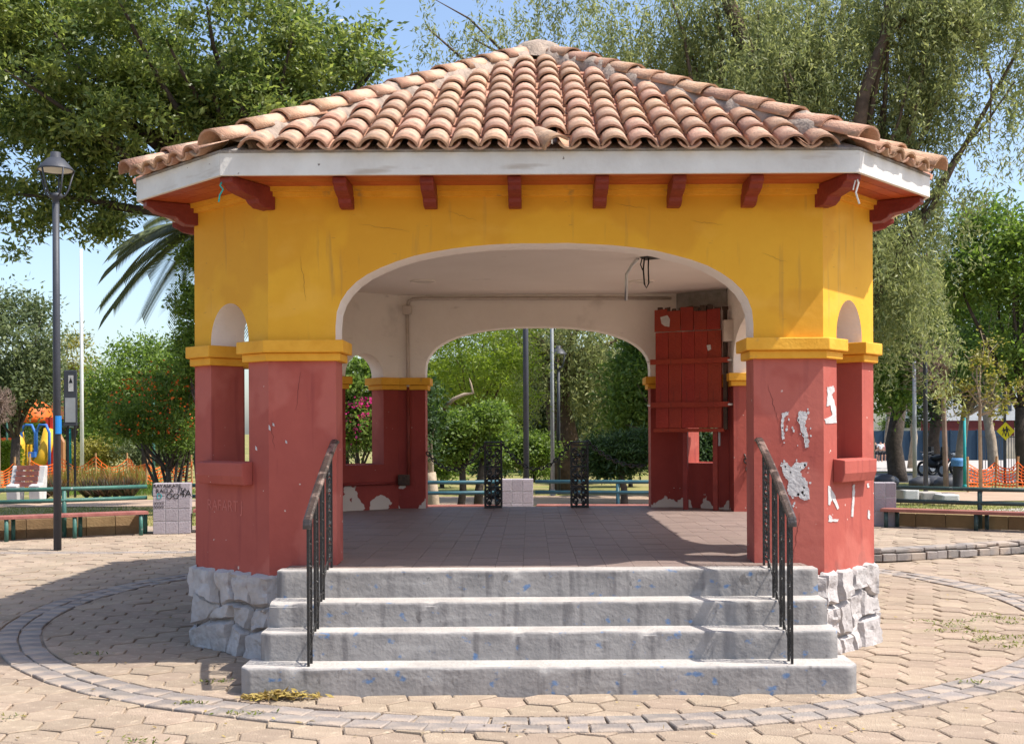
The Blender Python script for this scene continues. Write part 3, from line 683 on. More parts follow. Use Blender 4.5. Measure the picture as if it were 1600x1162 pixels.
# roof ----------------------------------------------------------
APEX = Vector((0.10, 11.9, 5.60)); RE = offset(fo, -.004); ZE = 3.735
roof = empty('roof', (KC.x, KC.y, 3.7), parent=K)
mb = MB()
for i in range(8):
    j = (i+1) % 8; a = Vector((*RE[i], ZE)); b = Vector((*RE[j], ZE))
    mb.quad([a, b, APEX]); mb.quad([(a.x, a.y, ZE-.02), (b.x, b.y, ZE-.02), b, a])
mb.build('roof_deck', 'mortar', roof)
def tilemesh(name, L_, r0, r1, conv=True, arc=170, th=.015, k=7):
    mb = MB(); A = math.radians(arc); s_ = 1 if conv else -1
    for e, (y, rr) in enumerate(((0, r0), (L_*.5, (r0+r1)/2+.002), (L_, r1))):
        for sh in (0, th):
            for q in range(k+1):
                a = -A/2+A*q/k; mb.v.append(((rr-sh)*math.sin(a), y, s_*(rr-sh)*math.cos(a)-s_*(r0*math.cos(A/2))))
    m = 2*(k+1)
    for e in range(2):
        for q in range(k):
            o = e*m+q; mb.f.append((o, o+1, o+m+1, o+m)); i_ = e*m+k+1+q; mb.f.append((i_+1, i_, i_+m, i_+m+1)); mb.m += [0, 0]
        for q in (0, k):
            o, i_ = e*m+q, e*m+k+1+q; mb.f.append((o, o+m, i_+m, i_) if q == 0 else (i_, i_+m, o+m, o)); mb.m.append(0)
    for q in range(k):
        mb.f.append((q, k+1+q, k+2+q, q+1)); o = 2*m; mb.f.append((o+q, o+q+1, o+k+2+q, o+k+1+q)); mb.m += [0, 0]
    me = bpy.data.meshes.new(name); me.from_pydata(mb.v, [], mb.f); me.materials.append(M['tile']); me.update()
    bm_smooth = [abs(p.normal.y) < .9 for p in me.polygons]; me.polygons.foreach_set('use_smooth', bm_smooth)
    return me, mb
CAP = [tilemesh('roof_tile', .44, .113+d, .099+d, arc=134) for d in (0, .004, -.004)]
PAN = tilemesh('pan_tile', .44, .100, .108, False, 112)
HIP = [tilemesh('hip_tile', .45, .125+d, .105+d, arc=150) for d in (0, .006)]
joined = {'cap': MB(), 'pan': MB()}
def place(me_mb, mtx, as_obj, name, key):
    if as_obj:
        o = bpy.data.objects.new(name, me_mb[0]); COL.objects.link(o); o.parent = roof
        o.matrix_local = Matrix.Translation(-wloc(roof)) @ mtx
    else:
        J = joined[key]; b = len(J.v); J.v += [tuple(mtx @ Vector(v)) for v in me_mb[1].v]; J.f += [tuple(b+q for q in f) for f in me_mb[1].f]; J.m += [0]*len(me_mb[1].f)
def frame(e, s_, n, o): return Matrix(((e.x, s_.x, n.x, o.x), (e.y, s_.y, n.y, o.y), (e.z, s_.z, n.z, o.z), (0, 0, 0, 1)))
CP = 0.2135; EXPO = .372; NT = 0
def rot(ax, a): return Matrix.Rotation(a, 4, ax)
for i in range(8):
    j = (i+1) % 8; a = Vector((*RE[i], ZE)); b = Vector((*RE[j], ZE)); e = (b-a).normalized(); ln = (b-a).length
    ap = (APEX-a).dot(e); foot = a+e*ap; s_ = (APEX-foot); H = s_.length; s_ = s_.normalized(); n = e.cross(s_)
    nc = int(ln/CP)+1; u0 = ln/2-CP*(nc-1)/2
    front = i in (0, 7, 1)
    for c in range(-1, nc+1):
        u = u0+c*CP
        for r_ in range(12):
            v = -.055+r_*EXPO
            # clearance to both hip lines at the tile's middle
            vm = max(v+.26, 0); t = vm/H; ulo, uhi = ap*t, ln+(ap-ln)*t
            if v < H-.3 and ulo+.085 < u < uhi-.085:
                lift = .028; tl = rot('X', -math.radians(1.9)+R(-.010, .010)) @ rot('Z', R(-.02, .02))
                oo = a+e*(u+R(-.006, .006))+s_*(v+R(-.012, .012))+n*(lift+.006)
                broken = (i == 0 and r_ == 0 and abs(X(858, 8.2)-oo.x) < .11)
                mt = frame(e, s_, n, oo)
                if broken: mt = mt @ Matrix.Translation((.02, -.01, .01)) @ rot('Z', .35) @ rot('Y', -.30)
                place(random.choice(CAP), mt @ tl, front, 'roof_tile', 'cap'); NT += front
            up = u+CP/2
            if v < H-.3 and ulo+.04 < up < uhi-.04:
                oo = a+e*up+s_*(v+.004+R(-.008, .008))+n*.05
                place(PAN, frame(e, s_, n, oo) @ rot('X', -math.radians(1.2)), front and r_ == 0, 'pan_tile', 'pan')
    # mortar and capping tiles up the hip that starts at corner i
    hv = APEX-a; hl = hv.length; hd = hv.normalized(); side = Vector((-hd.y, hd.x, 0)).normalized(); hn = hd.cross(side)
    if hn.z < 0: hn = -hn; 
    ex = hd.cross(hn)
    mm = MB(); K2 = 11; NS = 64
    for q in range(NS+1):
        t = q/NS; w = .18*min(1, (1.02-t)*6+.3)
        for k in range(K2):
            f = -1+2*k/(K2-1); nz_ = noise.fractal(Vector((t*26, f*2.2, i*7.3)), .8, 2, 4)
            z = .135*min(1, t*14+.35)*(1-f*f)**.8+.03*nz_-.02*abs(f)-.035*abs(f)
            mm.v.append(tuple(a+hd*(hl*t*.965+.13)+ex*f*w*(1+.32*nz_)+hn*z))
    for q in range(NS):
        for k in range(K2-1): f = q*K2+k; mm.f.append((f, f+1, f+K2+1, f+K2)); mm.m.append(0)
    mo = mm.build('hip_mortar', 'hipmortar', roof, smooth=True)
    nh = int(hl/.37)
    for q in range(nh):
        oo = a+hd*(q*.37-.06)+hn*(.068+R(-.006, .008))
        place(random.choice(HIP), frame(ex, hd, ex.cross(hd), oo) @ rot('X', -math.radians(2.5)+R(-.02, .02)) @ rot('Z', R(-.04, .04)), i in (7, 0, 1, 2), 'hip_tile', 'cap')
mb = MB()
for r_, z in ((.36, -.12), (.30, .02), (.20, .085), (.11, .125), (.06, .145), (.015, .15)):
    for q in range(14):
        a = 2*math.pi*q/14; w = 1+.25*noise.noise(Vector((math.cos(a)*2, math.sin(a)*2, z*9))); mb.v.append((APEX.x+r_*w*math.cos(a), APEX.y+r_*w*math.sin(a), APEX.z+z))
for k in range(5):
    for q in range(14): mb.f.append((k*14+q, k*14+(q+1) % 14, (k+1)*14+(q+1) % 14, (k+1)*14+q)); mb.m.append(0)
mb.build('apex_cap', 'hipmortar', roof, smooth=True)
for key in joined: joined[key].build(key+'_tile_field', 'tile_j', roof, kind='stuff')
# handrails (part of the kiosk) ---------------------------------
def cscroll(mb, y, z, ry, rz, sgn, xx, r=.006, turns=1.35):
    P = []
    for q in range(15):
        t = q/14; a = math.pi*2*turns*t; k = 1-.72*t; P.append((xx, y+sgn*ry*k*math.sin(a)+0, z+rz*k*math.cos(a)))
    mb.tube(P, r, 5)
def handrail(x, name_label):
    h = empty('handrail', (x, 8.1, 0), parent=K); h['label'] = name_label
    zt = lambda y: 1.147+(y-7.60)*(1.63-1.147)/(8.60-7.60)
    mb = MB(); P = [(x, 7.565, zt(7.60)-.05), (x, 7.575, zt(7.6)-.012)]+[(x, 7.60+1.0*q/8, zt(7.60+1.0*q/8)+.02*math.sin(q/8*math.pi)) for q in range(9)]+[(x, 8.66, 1.652), (x, 8.71, 1.645)]
    pr = [(-.028, -.010), (.028, -.010), (.028, .008), (.015, .016), (-.015, .016), (-.028, .008)]
    b0 = len(mb.v)
    for (px_, py_, pz_) in P: mb.v += [(px_+a, py_, pz_+c) for a, c in pr]
    for q in range(len(P)-1):
        for k in range(6): mb.f.append((q*6+k, q*6+(k+1) % 6, (q+1)*6+(k+1) % 6, (q+1)*6+k)); mb.m.append(0)
    mb.f += [tuple(range(6)), tuple((len(P)-1)*6+k for k in range(6))]; mb.m += [0, 0]
    mb.build('top_rail', 'wornrail', h)
    sx = 1 if x > 0 else -1
    posts = [(7.60, .18), (7.70, .18), (7.84, .368), (7.94, .368), (8.07, .537), (8.17, .537), (8.33, .727), (8.50, .727)]
    for y, z in posts:
        mb = MB(); mb.box(x-.008, x+.008, y-.008, y+.008, z-.02, zt(y)+.004); mb.build('post', 'iron', h)
    for (y0, z0), (y1, z1) in zip(posts[0::2], posts[1::2]):
        y = (y0+y1)/2; zb, ztp = z0+.06, zt(y)-.04; n = 6; mb = MB()
        for q in range(n):
            zc = zb+(ztp-zb)*(q+.5)/n; hgt = (ztp-zb)/n
            w = (y1-y0)/2-.012
            cscroll(mb, y-w*.45, zc, w*.5, hgt*.46, 1, x, .0042); cscroll(mb, y+w*.45, zc, w*.5, hgt*.46, -1, x, .0042)
            mb.lathe([(0, -.014), (.016, 0), (0, .014)], (x, y, zc+hgt*.5), 6)
        mb.box(x-.006, x+.006, y0, y1, zb-.012, zb); mb.box(x-.006, x+.006, y0, y1, ztp, ztp+.012)
        mb.build('scroll_panel', 'iron', h)
    for z in (.255, ):
        mb = MB(); P = [(x, posts[0][0], .24), (x, posts[2][0], .43), (x, posts[4][0], .60), (x, posts[6][0], .79), (x, posts[7][0], .79)]
        mb.tube(P, .007, 6); mb.build('lower_rail', 'iron', h)
handrail(1.722, 'ornate black iron handrail in front of the pier with torn paper')
handrail(-1.468, 'ornate black iron handrail in front of the plain red pier')
# torn paper and scratches on the right pier --------------------
def ragged(P, k=5, amp=1.5):
    out = []
    for a, b in zip(P, P[1:]+P[:1]):
        for q in range(k):
            t = q/k; j = 0 if q == 0 else amp; out.append((a[0]+(b[0]-a[0])*t+R(-j, j)*.8, a[1]+(b[1]-a[1])*t+R(-j, j)))
    return out
def torn(poly, i, name='torn_paper', m='paper', off=.004):
    (w, Ou, In, L_, d, nin, m0, m1), A = walls[i]; o0 = OC[i]; mb = MB(); no = -nin
    mb.prism(poly, off*.3, off, lambda u, z, h: (o0.x+d.x*u+no.x*h, o0.y+d.y*u+no.y*h, z))
    return mb.build(name, m, w, at=(o0.x+d.x*poly[0][0], o0.y+d.y*poly[0][0], poly[0][1]))
def fr(px, py): p = U(px, py, 8.694); return (p.x-OC[0].x, p.z)
def frc(px, py):       # on right chamfer
    o, d = OC[1], (OC[2]-OC[1]).normalized(); k = (px-CX)/F; u = (k*o.y-o.x)/(d.x-k*d.y); y = o.y+d.y*u; return (u, HC-(py-CY)*y/F-.004)
for P in ([(1248, 643), (1258, 642), (1262, 650), (1257, 664), (1263, 680), (1264, 698), (1258, 699), (1256, 684), (1250, 666), (1246, 654)],
          [(1221, 646), (1233, 643), (1232, 648), (1225, 652), (1224, 672), (1226, 685), (1222, 686), (1220, 664)],
          [(1219, 725), (1228, 722), (1236, 730), (1243, 722), (1262, 722), (1258, 730), (1250, 736), (1254, 745), (1262, 752), (1265, 780), (1256, 781), (1248, 775), (1236, 776), (1230, 768), (1232, 752), (1226, 744), (1222, 735)]):
    torn([fr(*p) for p in ragged(P)][::-1], 0)
for q in range(34):
    cxp, cyp = (R(1216, 1268), random.choice((R(638, 705), R(716, 790)))); rr = R(.8, 2.6); torn([fr(cxp+rr*math.cos(a)*R(.5, 1.1), cyp+rr*math.sin(a)*R(.6, 1.6)) for a in (0, 1.1, 2.2, 3.4, 4.5, 5.4)], 0, 'paper_scrap')
for P in ([(1292, 606), (1302, 604), (1304, 612), (1299, 618), (1303, 626), (1306, 640), (1307, 662), (1290, 663), (1287.5, 656), (1300, 650), (1297, 634), (1291, 636), (1293, 618)],
          [(1293, 760), (1297, 762), (1304, 776), (1310, 795), (1307, 797), (1299, 780), (1296, 790), (1293, 790)],
          [(1294, 806), (1297, 806), (1299, 812), (1309, 812), (1308, 816), (1293, 816)],
          [(1331, 760), (1335, 758), (1334, 782), (1332, 808), (1329, 809), (1331, 780)],
          [(1355, 798), (1358, 799), (1358, 812), (1355, 812)], [(1354, 757), (1357, 757), (1357, 763), (1354, 763)]):
    torn([frc(*p) for p in ragged(P, 4, .8)][::-1], 1)
for px, py, r_ in ((421, 668, 5), (427, 663, 3), (447, 690, 3), (400, 700, 4)): torn([fr(px-1, py-r_), fr(px+1.5, py-r_*.3), fr(px+2, py+r_), fr(px-1, py+r_*.5)][::-1], 0, 'paint_chip')
M['crack_r'] = mat('crack_dark_red', (0.14, 0.045, 0.038), None, 9, .9)
M['crack_y'] = mat('crack_ochre', (0.36, 0.19, 0.04), None, 9, .9)
def crack(px0, py0, px1, py1, m, w=.38, n=12):
    P = []; 
    for q in range(n+1):
        t = q/n; P.append((px0+(px1-px0)*t+(R(-1.6, 1.6) if 0 < q < n else 0), py0+(py1-py0)*t+(R(-1.2, 1.2) if 0 < q < n else 0)))
    hor = abs(px1-px0) > abs(py1-py0); o = (0, 1) if hor else (1, 0); W = [w*(.15+math.sin(math.pi*q/n))*.6 for q in range(n+1)]
    A = [(p[0]-o[0]*k, p[1]-o[1]*k) for p, k in zip(P, W)]; B = [(p[0]+o[0]*k, p[1]+o[1]*k) for p, k in zip(P, W)]
    torn([fr(*p) for p in A+B[::-1]], 0, 'crack', m, .0015)
for c in ((424, 655, 428, 700, 'crack_r'), (470, 580, 462, 640, 'crack_r'), (500, 760, 480, 860, 'crack_r'), (1200, 600, 1216, 660, 'crack_r'), (1250, 800, 1240, 870, 'crack_r'), (560, 350, 640, 362, 'crack_y'), (700, 330, 745, 345, 'crack_y'), (960, 318, 1010, 326, 'crack_y'), (1190, 395, 1230, 410, 'crack_y'), (470, 400, 478, 470, 'crack_y'), (1080, 345, 1130, 352, 'crack_y')): crack(*c)
# interior fittings ---------------------------------------------
cond = empty('conduit', (0, 14.9, 2.5), parent=K)
Yb = 14.95-.025
mb = MB(); mb.tube([(X(638, Yb), Yb, 2.30), (X(637, Yb), Yb, 3.30)], .022, 8); mb.build('vertical_pipe', 'pvc', cond, smooth=True)
mb = MB(); mb.tube([(X(638, Yb), Yb, ZF+.3), (X(638, Yb), Yb, 2.295)], .022, 8); mb.build('lower_pipe', 'rafter', cond, smooth=True)
mb = MB(); mb.tube([(X(638, Yb), Yb, 3.34), (X(640, Yb), Yb, 3.41), (X(646, Yb), Yb, 3.435), (X(660, Yb), Yb, 3.44), (X(1050, Yb), Yb, 3.43)], .02, 8); mb.build('ceiling_pipe', 'pvc', cond, smooth=True)
mb = MB(); mb.box(X(630, Yb), X(644, Yb), Yb-.05, Yb+.02, 3.235, 3.345); mb.build('junction_box', 'pvc', cond, bevel=.006)
mb = MB(); mb.box(X(622, Yb), X(640, Yb), Yb-.05, Yb+.02, Z(757, Yb), Z(740, Yb)); mb.build('socket_box', 'darkwood', cond, bevel=.01)
def seg_on(i, u, z, off):
    (w, Ou, In, L_, d, nin, m0, m1), A = walls[i]; q = In(u, z); return Vector((q[0]+nin.x*off, q[1]+nin.y*off, z))
L5 = walls[5][0][3]
mb = MB(); mb.tube([seg_on(5, .2, 1.06, .03), seg_on(5, L5*.83, 1.06, .03)], .02, 8); mb.build('low_pipe', 'rafter', cond, smooth=True)
# cables dangling from a hole in the ceiling
hole = MB(); YH = 11.8
hp = [(X(1000, YH), 11.75), (X(1030, YH), 11.55), (X(1060, YH), 11.5), (X(1056, YH), 11.72), (X(1038, YH), 11.82), (X(1012, YH), 11.95)]
hole.prism(hp, ZC-.006, ZC-.001); hole.build('ceiling_hole_shade', 'black', K)  # flat black sheet paints the dark inside of the uncut hole
mb = MB(); xb = X(1008, YH); zt_ = ZC
mb.tube([(xb, YH, zt_), (xb-.01, YH, zt_-.12), (xb, YH, zt_-.27), (xb+.02, YH, zt_-.31), (xb+.045, YH, zt_-.26), (xb+.04, YH, zt_-.1), (xb+.045, YH, zt_)], .008, 6)
mb.build('loose_cable', 'black', K, smooth=True)
mb = MB(); mb.tube([(xb-.02, YH, zt_), (xb-.04, YH, zt_-.07), (xb-.015, YH, zt_-.13)], .006, 6); mb.build('loose_cable', 'black', K, smooth=True)
mb = MB(); xa = X(998, YH); mb.tube([(xa, YH, ZC-.01), (X(990, YH), YH+.1, ZC-.06), (X(982, YH), YH+.15, ZC-.15), (X(981, YH), YH+.15, ZC-.42)], .017, 8); mb.build('dangling_pipe', 'steel', K, smooth=True)
(w3, Ou3, In3, L3, d3, n3, m03, m13), _ = walls[3]
mb = MB(); q = [In3(m03+.01, 0), In3(m13-.01, 0)]; mb.hexa([(q[0][0], q[0][1], 3.27), (q[1][0], q[1][1], 3.27), (q[1][0]+n3.x*.02, q[1][1]+n3.y*.02, 3.27), (q[0][0]+n3.x*.02, q[0][1]+n3.y*.02, 3.27), (q[0][0], q[0][1], 3.488), (q[1][0], q[1][1], 3.488), (q[1][0]+n3.x*.02, q[1][1]+n3.y*.02, 3.488), (q[0][0]+n3.x*.02, q[0][1]+n3.y*.02, 3.488)])
mb.build('stained_lintel', 'mortar', K, at=(q[0][0], q[0][1], 3.3))
for px, py in ((662, 438), (1005, 440)):
    yy = (ZC-HC)*F/(CY-py); mb = MB(); mb.lathe([(.15, 0), (.155, -.012), (.125, -.014), (.12, -.004)], (X(px, yy), yy, ZC), 20); mb.build('lamp_ring', 'ceil', K, smooth=True)
# hanging red panel over the back right window
PA, PB = Vector((X(1026, 14.62), 14.62)), Vector((X(1137, 14.2), 14.2)); dP = (PB-PA).normalized(); nP = Vector((dP.y, -dP.x)); LP = (PB-PA).length
pan = empty('wooden_panel', ((PA.x+PB.x)/2, (PA.y+PB.y)/2, 1.7), 'worn red wooden shutter panel hanging on the back wall inside the kiosk', 'shutter')
def pbox(u0, u1, z0, z1, t0, t1, name, m, jit=0, par=None):
    par = par or pan; mb = MB(); j = lambda: R(-jit, jit)
    f = lambda u, z, t: (PA.x+dP.x*u+nP.x*t, PA.y+dP.y*u+nP.y*t, z)
    mb.hexa([f(u0+j(), z0, t0), f(u0+j(), z0, t1), f(u1+j(), z0, t1), f(u1+j(), z0, t0), f(u0, z1+j(), t0), f(u0, z1+j(), t1), f(u1, z1+j(), t1), f(u1, z1+j(), t0)][::1])
    return mb.build(name, m, par, at=f(u0, z0, t0), bevel=.004)
zt0, zt1, zt2 = Z(676, 14.4), Z(545, 14.4)+.12, Z(482, 14.4)
nb = 5
for q in range(nb):
    u0 = LP*.93*q/nb; u1 = LP*.93*(q+1)/nb-.004
    pbox(u0, u1, zt0+.05, zt1+.09, 0, .03, 'board', 'reddoor', .003)
    pbox(u0-.012, u1-.012, zt1+.10, zt2-.02+R(-.03, .03), 0, .028, 'board', 'reddoor', .006)
pbox(-.03, LP*.96, zt0, zt0+.045, -.01, .045, 'bottom_rail', 'reddoor')
pbox(LP*.95, LP*1.0, zt0+.03, zt2-.02, -.02, .03, 'edge_stile', 'darkwood')
for z in (Z(633, 14.4), Z(565, 14.4)):
    pbox(-.06, LP+.04, z-.035, z+.03, .032, .065, 'cross_bar', 'reddoor')
    for u in (-.075, LP+.05):
        mb = MB(); p = (PA.x+dP.x*u+nP.x*.05, PA.y+dP.y*u+nP.y*.05, z-.005)
        mb.tube([(p[0]-.03, p[1], p[2]), (p[0]+.03, p[1], p[2])], .016, 8); mb.build('bolt', 'steel', pan)
for q in range(10):
    u = LP*(q+.3)/10; pbox(u, u+R(.05, .09), zt2-.05, zt2+R(-.02, .03), -.015, .02, 'rotten_stub', 'darkwood', .01)
for P in ([(1034, 497), (1045, 494), (1049, 500), (1048, 512), (1041, 511), (1036, 507)], [(1106, 541), (1112, 540), (1113, 547), (1108, 550)]):
    pts = []
    for px, py in P:
        k = (px-CX)/F; u = (k*PA.y-PA.x)/(dP.x-k*dP.y); pts.append((u, Z(py, PA.y+dP.y*u)))
    mb = MB(); mb.prism(pts[::-1], .0305, .034, lambda u, z, h: (PA.x+dP.x*u+nP.x*h, PA.y+dP.y*u+nP.y*h, z)); mb.build('torn_paper', 'paper', pan)
for px in (1070, 1117):
    k = (px-CX)/F; u = (k*PA.y-PA.x)/(dP.x-k*dP.y); pbox(u-.03, u+.03, ZF, zt0+.02, -.05, 0.0, 'support_post', 'rafter')
mb = MB(); p = U(1124, 690, 14.3); mb.tube([(p.x, p.y, p.z-.05), (p.x, p.y, p.z+.12)], .018, 8); mb.build('steel_pipe', 'steel', K)
mb = MB(); p = U(1141, 516, 14.05); mb.box(p.x-.075, p.x+.075, p.y, p.y+.12, p.z-.13, p.z+.13); mb.build('electric_box', 'pvc', K, bevel=.01)
# iron posts and chains in the back opening
def chain(name, P, label, m='iron', link=.075, r=.0085, cat='chain'):
    P = [Vector(p) for p in P]; L_ = [0]
    for a, b in zip(P, P[1:]): L_.append(L_[-1]+(b-a).length)
    def at(s):
        for q in range(len(P)-1):
            if s <= L_[q+1] or q == len(P)-2: t = (s-L_[q])/max(1e-6, L_[q+1]-L_[q]); return P[q].lerp(P[q+1], t), (P[q+1]-P[q]).normalized()
    mb = MB(); n = int(L_[-1]/(link*.72))
    for k in range(n):
        c, t = at((k+.5)*link*.72); up = Vector((0, 0, 1)) if abs(t.z) < .9 else Vector((1, 0, 0))
        a = t.cross(up).normalized(); b = t.cross(a); w = a if k % 2 else b
        loop = [c+t*math.cos(q*math.pi/4)*link*.5+w*math.sin(q*math.pi/4)*link*.3 for q in range(9)]
        mb.tube(loop, r, 5, cap=False)
    return mb.build(name, m, None, smooth=True, label=label, cat=cat, at=P[0])
def cat_curve(a, b, sag, n=10):
    a, b = Vector(a), Vector(b); return [a.lerp(b, t/n)-Vector((0, 0, sag*4*(t/n)*(1-t/n))) for t in range(n+1)]
def iron_post(px, label):
    Y = 15.02; x = X(px, Y); h = .84; w = .105
    o = empty('iron_post', (x, Y, ZF), label, 'post', 'ornate iron posts at the back of the kiosk')
    for sx in (-1, 1):
        for sy in (-1, 1):
            mb = MB(); mb.box(x+sx*w-.011, x+sx*w+.011, Y+sy*w-.011, Y+sy*w+.011, ZF, ZF+h); mb.build('corner_bar', 'iron', o)
    for z in (0.0, .255, .52, .80):
        mb = MB(); 
        for sy in (-1, 1): mb.box(x-w, x+w, Y+sy*w-.008, Y+sy*w+.008, ZF+z, ZF+z+.022)
        for sx in (-1, 1): mb.box(x+sx*w-.008, x+sx*w+.008, Y-w+.009, Y+w-.009, ZF+z, ZF+z+.022)
        mb.build('cross_band', 'iron', o)
    for sy in (-1, 1):
        for zc in (.145, .40, .665):
            mb = MB(); yy = Y+sy*w
            for sx in (-1, 1):
                for sz in (-1, 1):
                    P = []
                    for q in range(17):
                        t = q/16; a = math.pi*2*1.3*t; k = 1-.7*t; P.append((x+sx*(.048+.042*k*math.sin(a-.6)), yy, ZF+zc+sz*(.055+.05*k*math.cos(a-.6))))
                    mb.tube(P, .010, 5)
            mb.lathe([(0, -.03), (.026, -.01), (.03, 0), (.026, .01), (0, .03)], (x, yy, ZF+zc), 8)
            mb.tube([(x-w, yy, ZF+zc), (x+w, yy, ZF+zc)], .008, 5)
            mb.build('scroll', 'iron', o)
    mb = MB(); mb.box(x-w-.012, x+w+.012, Y-w-.012, Y+w+.012, ZF+h, ZF+h+.02); mb.build('cap', 'iron', o)
    return x
xa = iron_post(770.5, 'ornate black iron post beside the block pillar seen through the back arch')
xb = iron_post(905, 'ornate black iron post on the right of the back arch opening')
chain('chain', cat_curve((-1.34, 15.0, ZF+.72), (xa-.1, 15.02, ZF+.84), .28), 'black chain sagging from the back arch jamb to the iron post beside the block pillar')
chain('chain', cat_curve((xa+.1, 15.02, ZF+.86), (xb-.1, 15.02, ZF+.86), .36), 'black chain sagging between the two iron posts of the back arch')
chain('chain', cat_curve((xb+.1, 15.02, ZF+.86), (1.55, 15.0, ZF+.55), .12), 'black chain from the right iron post to the red back wall')
p0 = U(1161, 703, 14.1); p1 = U(1174, 762, 14.0)
chain('chain', [p0, p0.lerp(p1, .4)+Vector((.01, 0, 0)), p0.lerp(p1, .75), p1], 'rusty chain hanging on the sunlit red jamb inside the kiosk', 'wornrail')
# string ends tied to the eave corners
mb = MB(); p = U(347, 284, 8.3); mb.tube([p, p+Vector((-.01, -.02, -.03)), p+Vector((.012, -.02, -.06)), p+Vector((-.012, -.02, -.10)), p+Vector((-.02, -.02, -.15))], .006, 5)
mb.build('twine', 'teal_paint', None, label='turquoise twine tied to the left eave corner bracket', cat='twine', at=p)
mb = MB(); p = U(1338, 276, 8.3); mb.tube([p, p+Vector((.01, -.02, -.05)), p+Vector((-.01, -.02, -.12)), p+Vector((.015, -.02, -.2))], .007, 5)
mb.tube([p, p+Vector((-.02, -.02, -.06)), p+Vector((-.03, -.02, -.1))], .005, 5)
mb.build('twine', 'string', None, label='white string tied to the right eave corner bracket', cat='twine', at=p)
# scratched letters on the left chamfer, graffiti on blocks
def text(body, size, mtx, m, parent, name='graffiti', ext=0.0015):
    cu = bpy.data.curves.new('lettering', 'FONT'); cu.body = body; cu.size = size; cu.extrude = ext
    t = bpy.data.objects.new('lettering', cu); COL.objects.link(t)
    dg = bpy.context.evaluated_depsgraph_get(); me = bpy.data.meshes.new_from_object(t.evaluated_get(dg)); bpy.data.objects.remove(t)
    me.transform(mtx); me.materials.clear(); me.materials.append(M[m])
    o = bpy.data.objects.new(name, me); COL.objects.link(o); o.parent = parent
    me.transform(Matrix.Translation(-wloc(parent))); return o
M['scratch'] = mat('scratched_pink', (0.56, 0.16, 0.125), None, 20, 0.8)
(w7, Ou7, In7, L7, d7, n7, *_), _ = walls[7]
pq = Ou7(.17*L7, Z(798, 8.9)); pe = Vector((d7.x, d7.y, 0)); pn = -Vector((n7.x, n7.y, 0))
text('RAFART J', .125, Matrix.Translation(Vector(pq)+pn*.002) @ frame(pe, Vector((0, 0, 1)), pn, Vector((0, 0, 0))) @ Matrix.Scale(.95, 4, (1, 0, 0)), 'scratch', w7, 'scratched_letters', .0008)
# ------------------------------------------------------------ benches and block pillars round the plaza
def block_pillar(c, ang, nx, nz, label, bw=.205, bh=.215, dep=.42, group='grey block pillars of the bench wall'):
    o = empty('block_pillar', (c[0], c[1], c[2]), label, 'pillar', group); d = Vector((math.cos(ang), math.sin(ang))); n = Vector((-d.y, d.x))
    f = lambda u, v, z: (c[0]+d.x*u+n.x*v, c[1]+d.y*u+n.y*v, c[2]+z)
    mb = MB(); mb.hexa([f(.012, .012, -.1), f(nx*bw-.012, .012, -.1), f(nx*bw-.012, dep-.012, -.1), f(.012, dep-.012, -.1), f(.012, .012, nz*bh-.008), f(nx*bw-.012, .012, nz*bh-.008), f(nx*bw-.012, dep-.012, nz*bh-.008), f(.012, dep-.012, nz*bh-.008)])
    mb.build('core', 'whiteconc', o)
    for r_ in range(nz):
        for q in range(nx):
            for v0, v1 in ((0, dep/2-.004), (dep/2+.004, dep)):
                mb = MB(); u0, u1, z0, z1 = q*bw+.004, (q+1)*bw-.004, r_*bh+.004, (r_+1)*bh-.004; e = R(0, .004)
                mb.hexa([f(u0, v0+e, z0), f(u1, v0+e, z0), f(u1, v1, z0), f(u0, v1, z0), f(u0, v0+e, z1), f(u1, v0+e, z1), f(u1, v1, z1), f(u0, v1, z1)])
                mb.build('block', 'block', o, at=f(u0, v0, z0), bevel=.006)
    return o, f, d, n
def bench(P1, P2, zg, label, hs=.40, rails=(.61, .80), paint='green', posts=(.45,), depth=.36, legs=(.06, .5, .95)):
    P1, P2 = Vector(P1), Vector(P2); L_ = (P2-P1).length; d = (P2-P1)/L_; n = Vector((-d.y, d.x))
    if n.y < 0: n = -n
    o = empty('bench', (P1.x, P1.y, zg), label, 'bench', 'benches round the plaza')
    f = lambda u, v, z: Vector((P1.x+d.x*u+n.x*v, P1.y+d.y*u+n.y*v, zg+z))
    def bx(u0, u1, v0, v1, z0, z1, name, m, bev=.005):
        mb = MB(); mb.hexa([f(u0, v0, z0), f(u1, v0, z0), f(u1, v1, z0), f(u0, v1, z0), f(u0, v0, z1), f(u1, v0, z1), f(u1, v1, z1), f(u0, v1, z1)]); mb.build(name, m, o, at=f(u0, v0, z0), bevel=bev)
    for q in range(3): bx(0, L_, depth*q/3+.004, depth*(q+1)/3-.004, hs-.05, hs, 'seat_plank', 'seat')
    for t in legs:
        for v in (.05, depth-.04):
            mb = MB(); mb.tube([f(L_*t+(.12 if v > .1 else 0), v, -.05), f(L_*t+(.12 if v > .1 else 0), v, hs-.052)], .033, 10); mb.build('leg', paint, o, smooth=True)
    for z in rails:
        mb = MB(); mb.tube([f(-.05, depth+.07, z), f(L_*.5, depth+.07, z-.006), f(L_+.05, depth+.07, z)], .034, 10); mb.build('back_rail', paint, o, smooth=True)
    for t in posts:
        mb = MB(); mb.tube([f(L_*t, depth+.075, 0), f(L_*t, depth+.075, rails[-1]-.036)], .036, 10); mb.build('back_post', paint, o, smooth=True)
    nb = max(2, int(L_/.4))
    for q in range(nb): bx(L_*q/nb+.004, L_*(q+1)/nb-.004, depth+.10, depth+.25, -.05, hs-.09, 'wall_block', 'brownblock')
    return o
LBP = (X(238, 19.5), 19.5, 0)
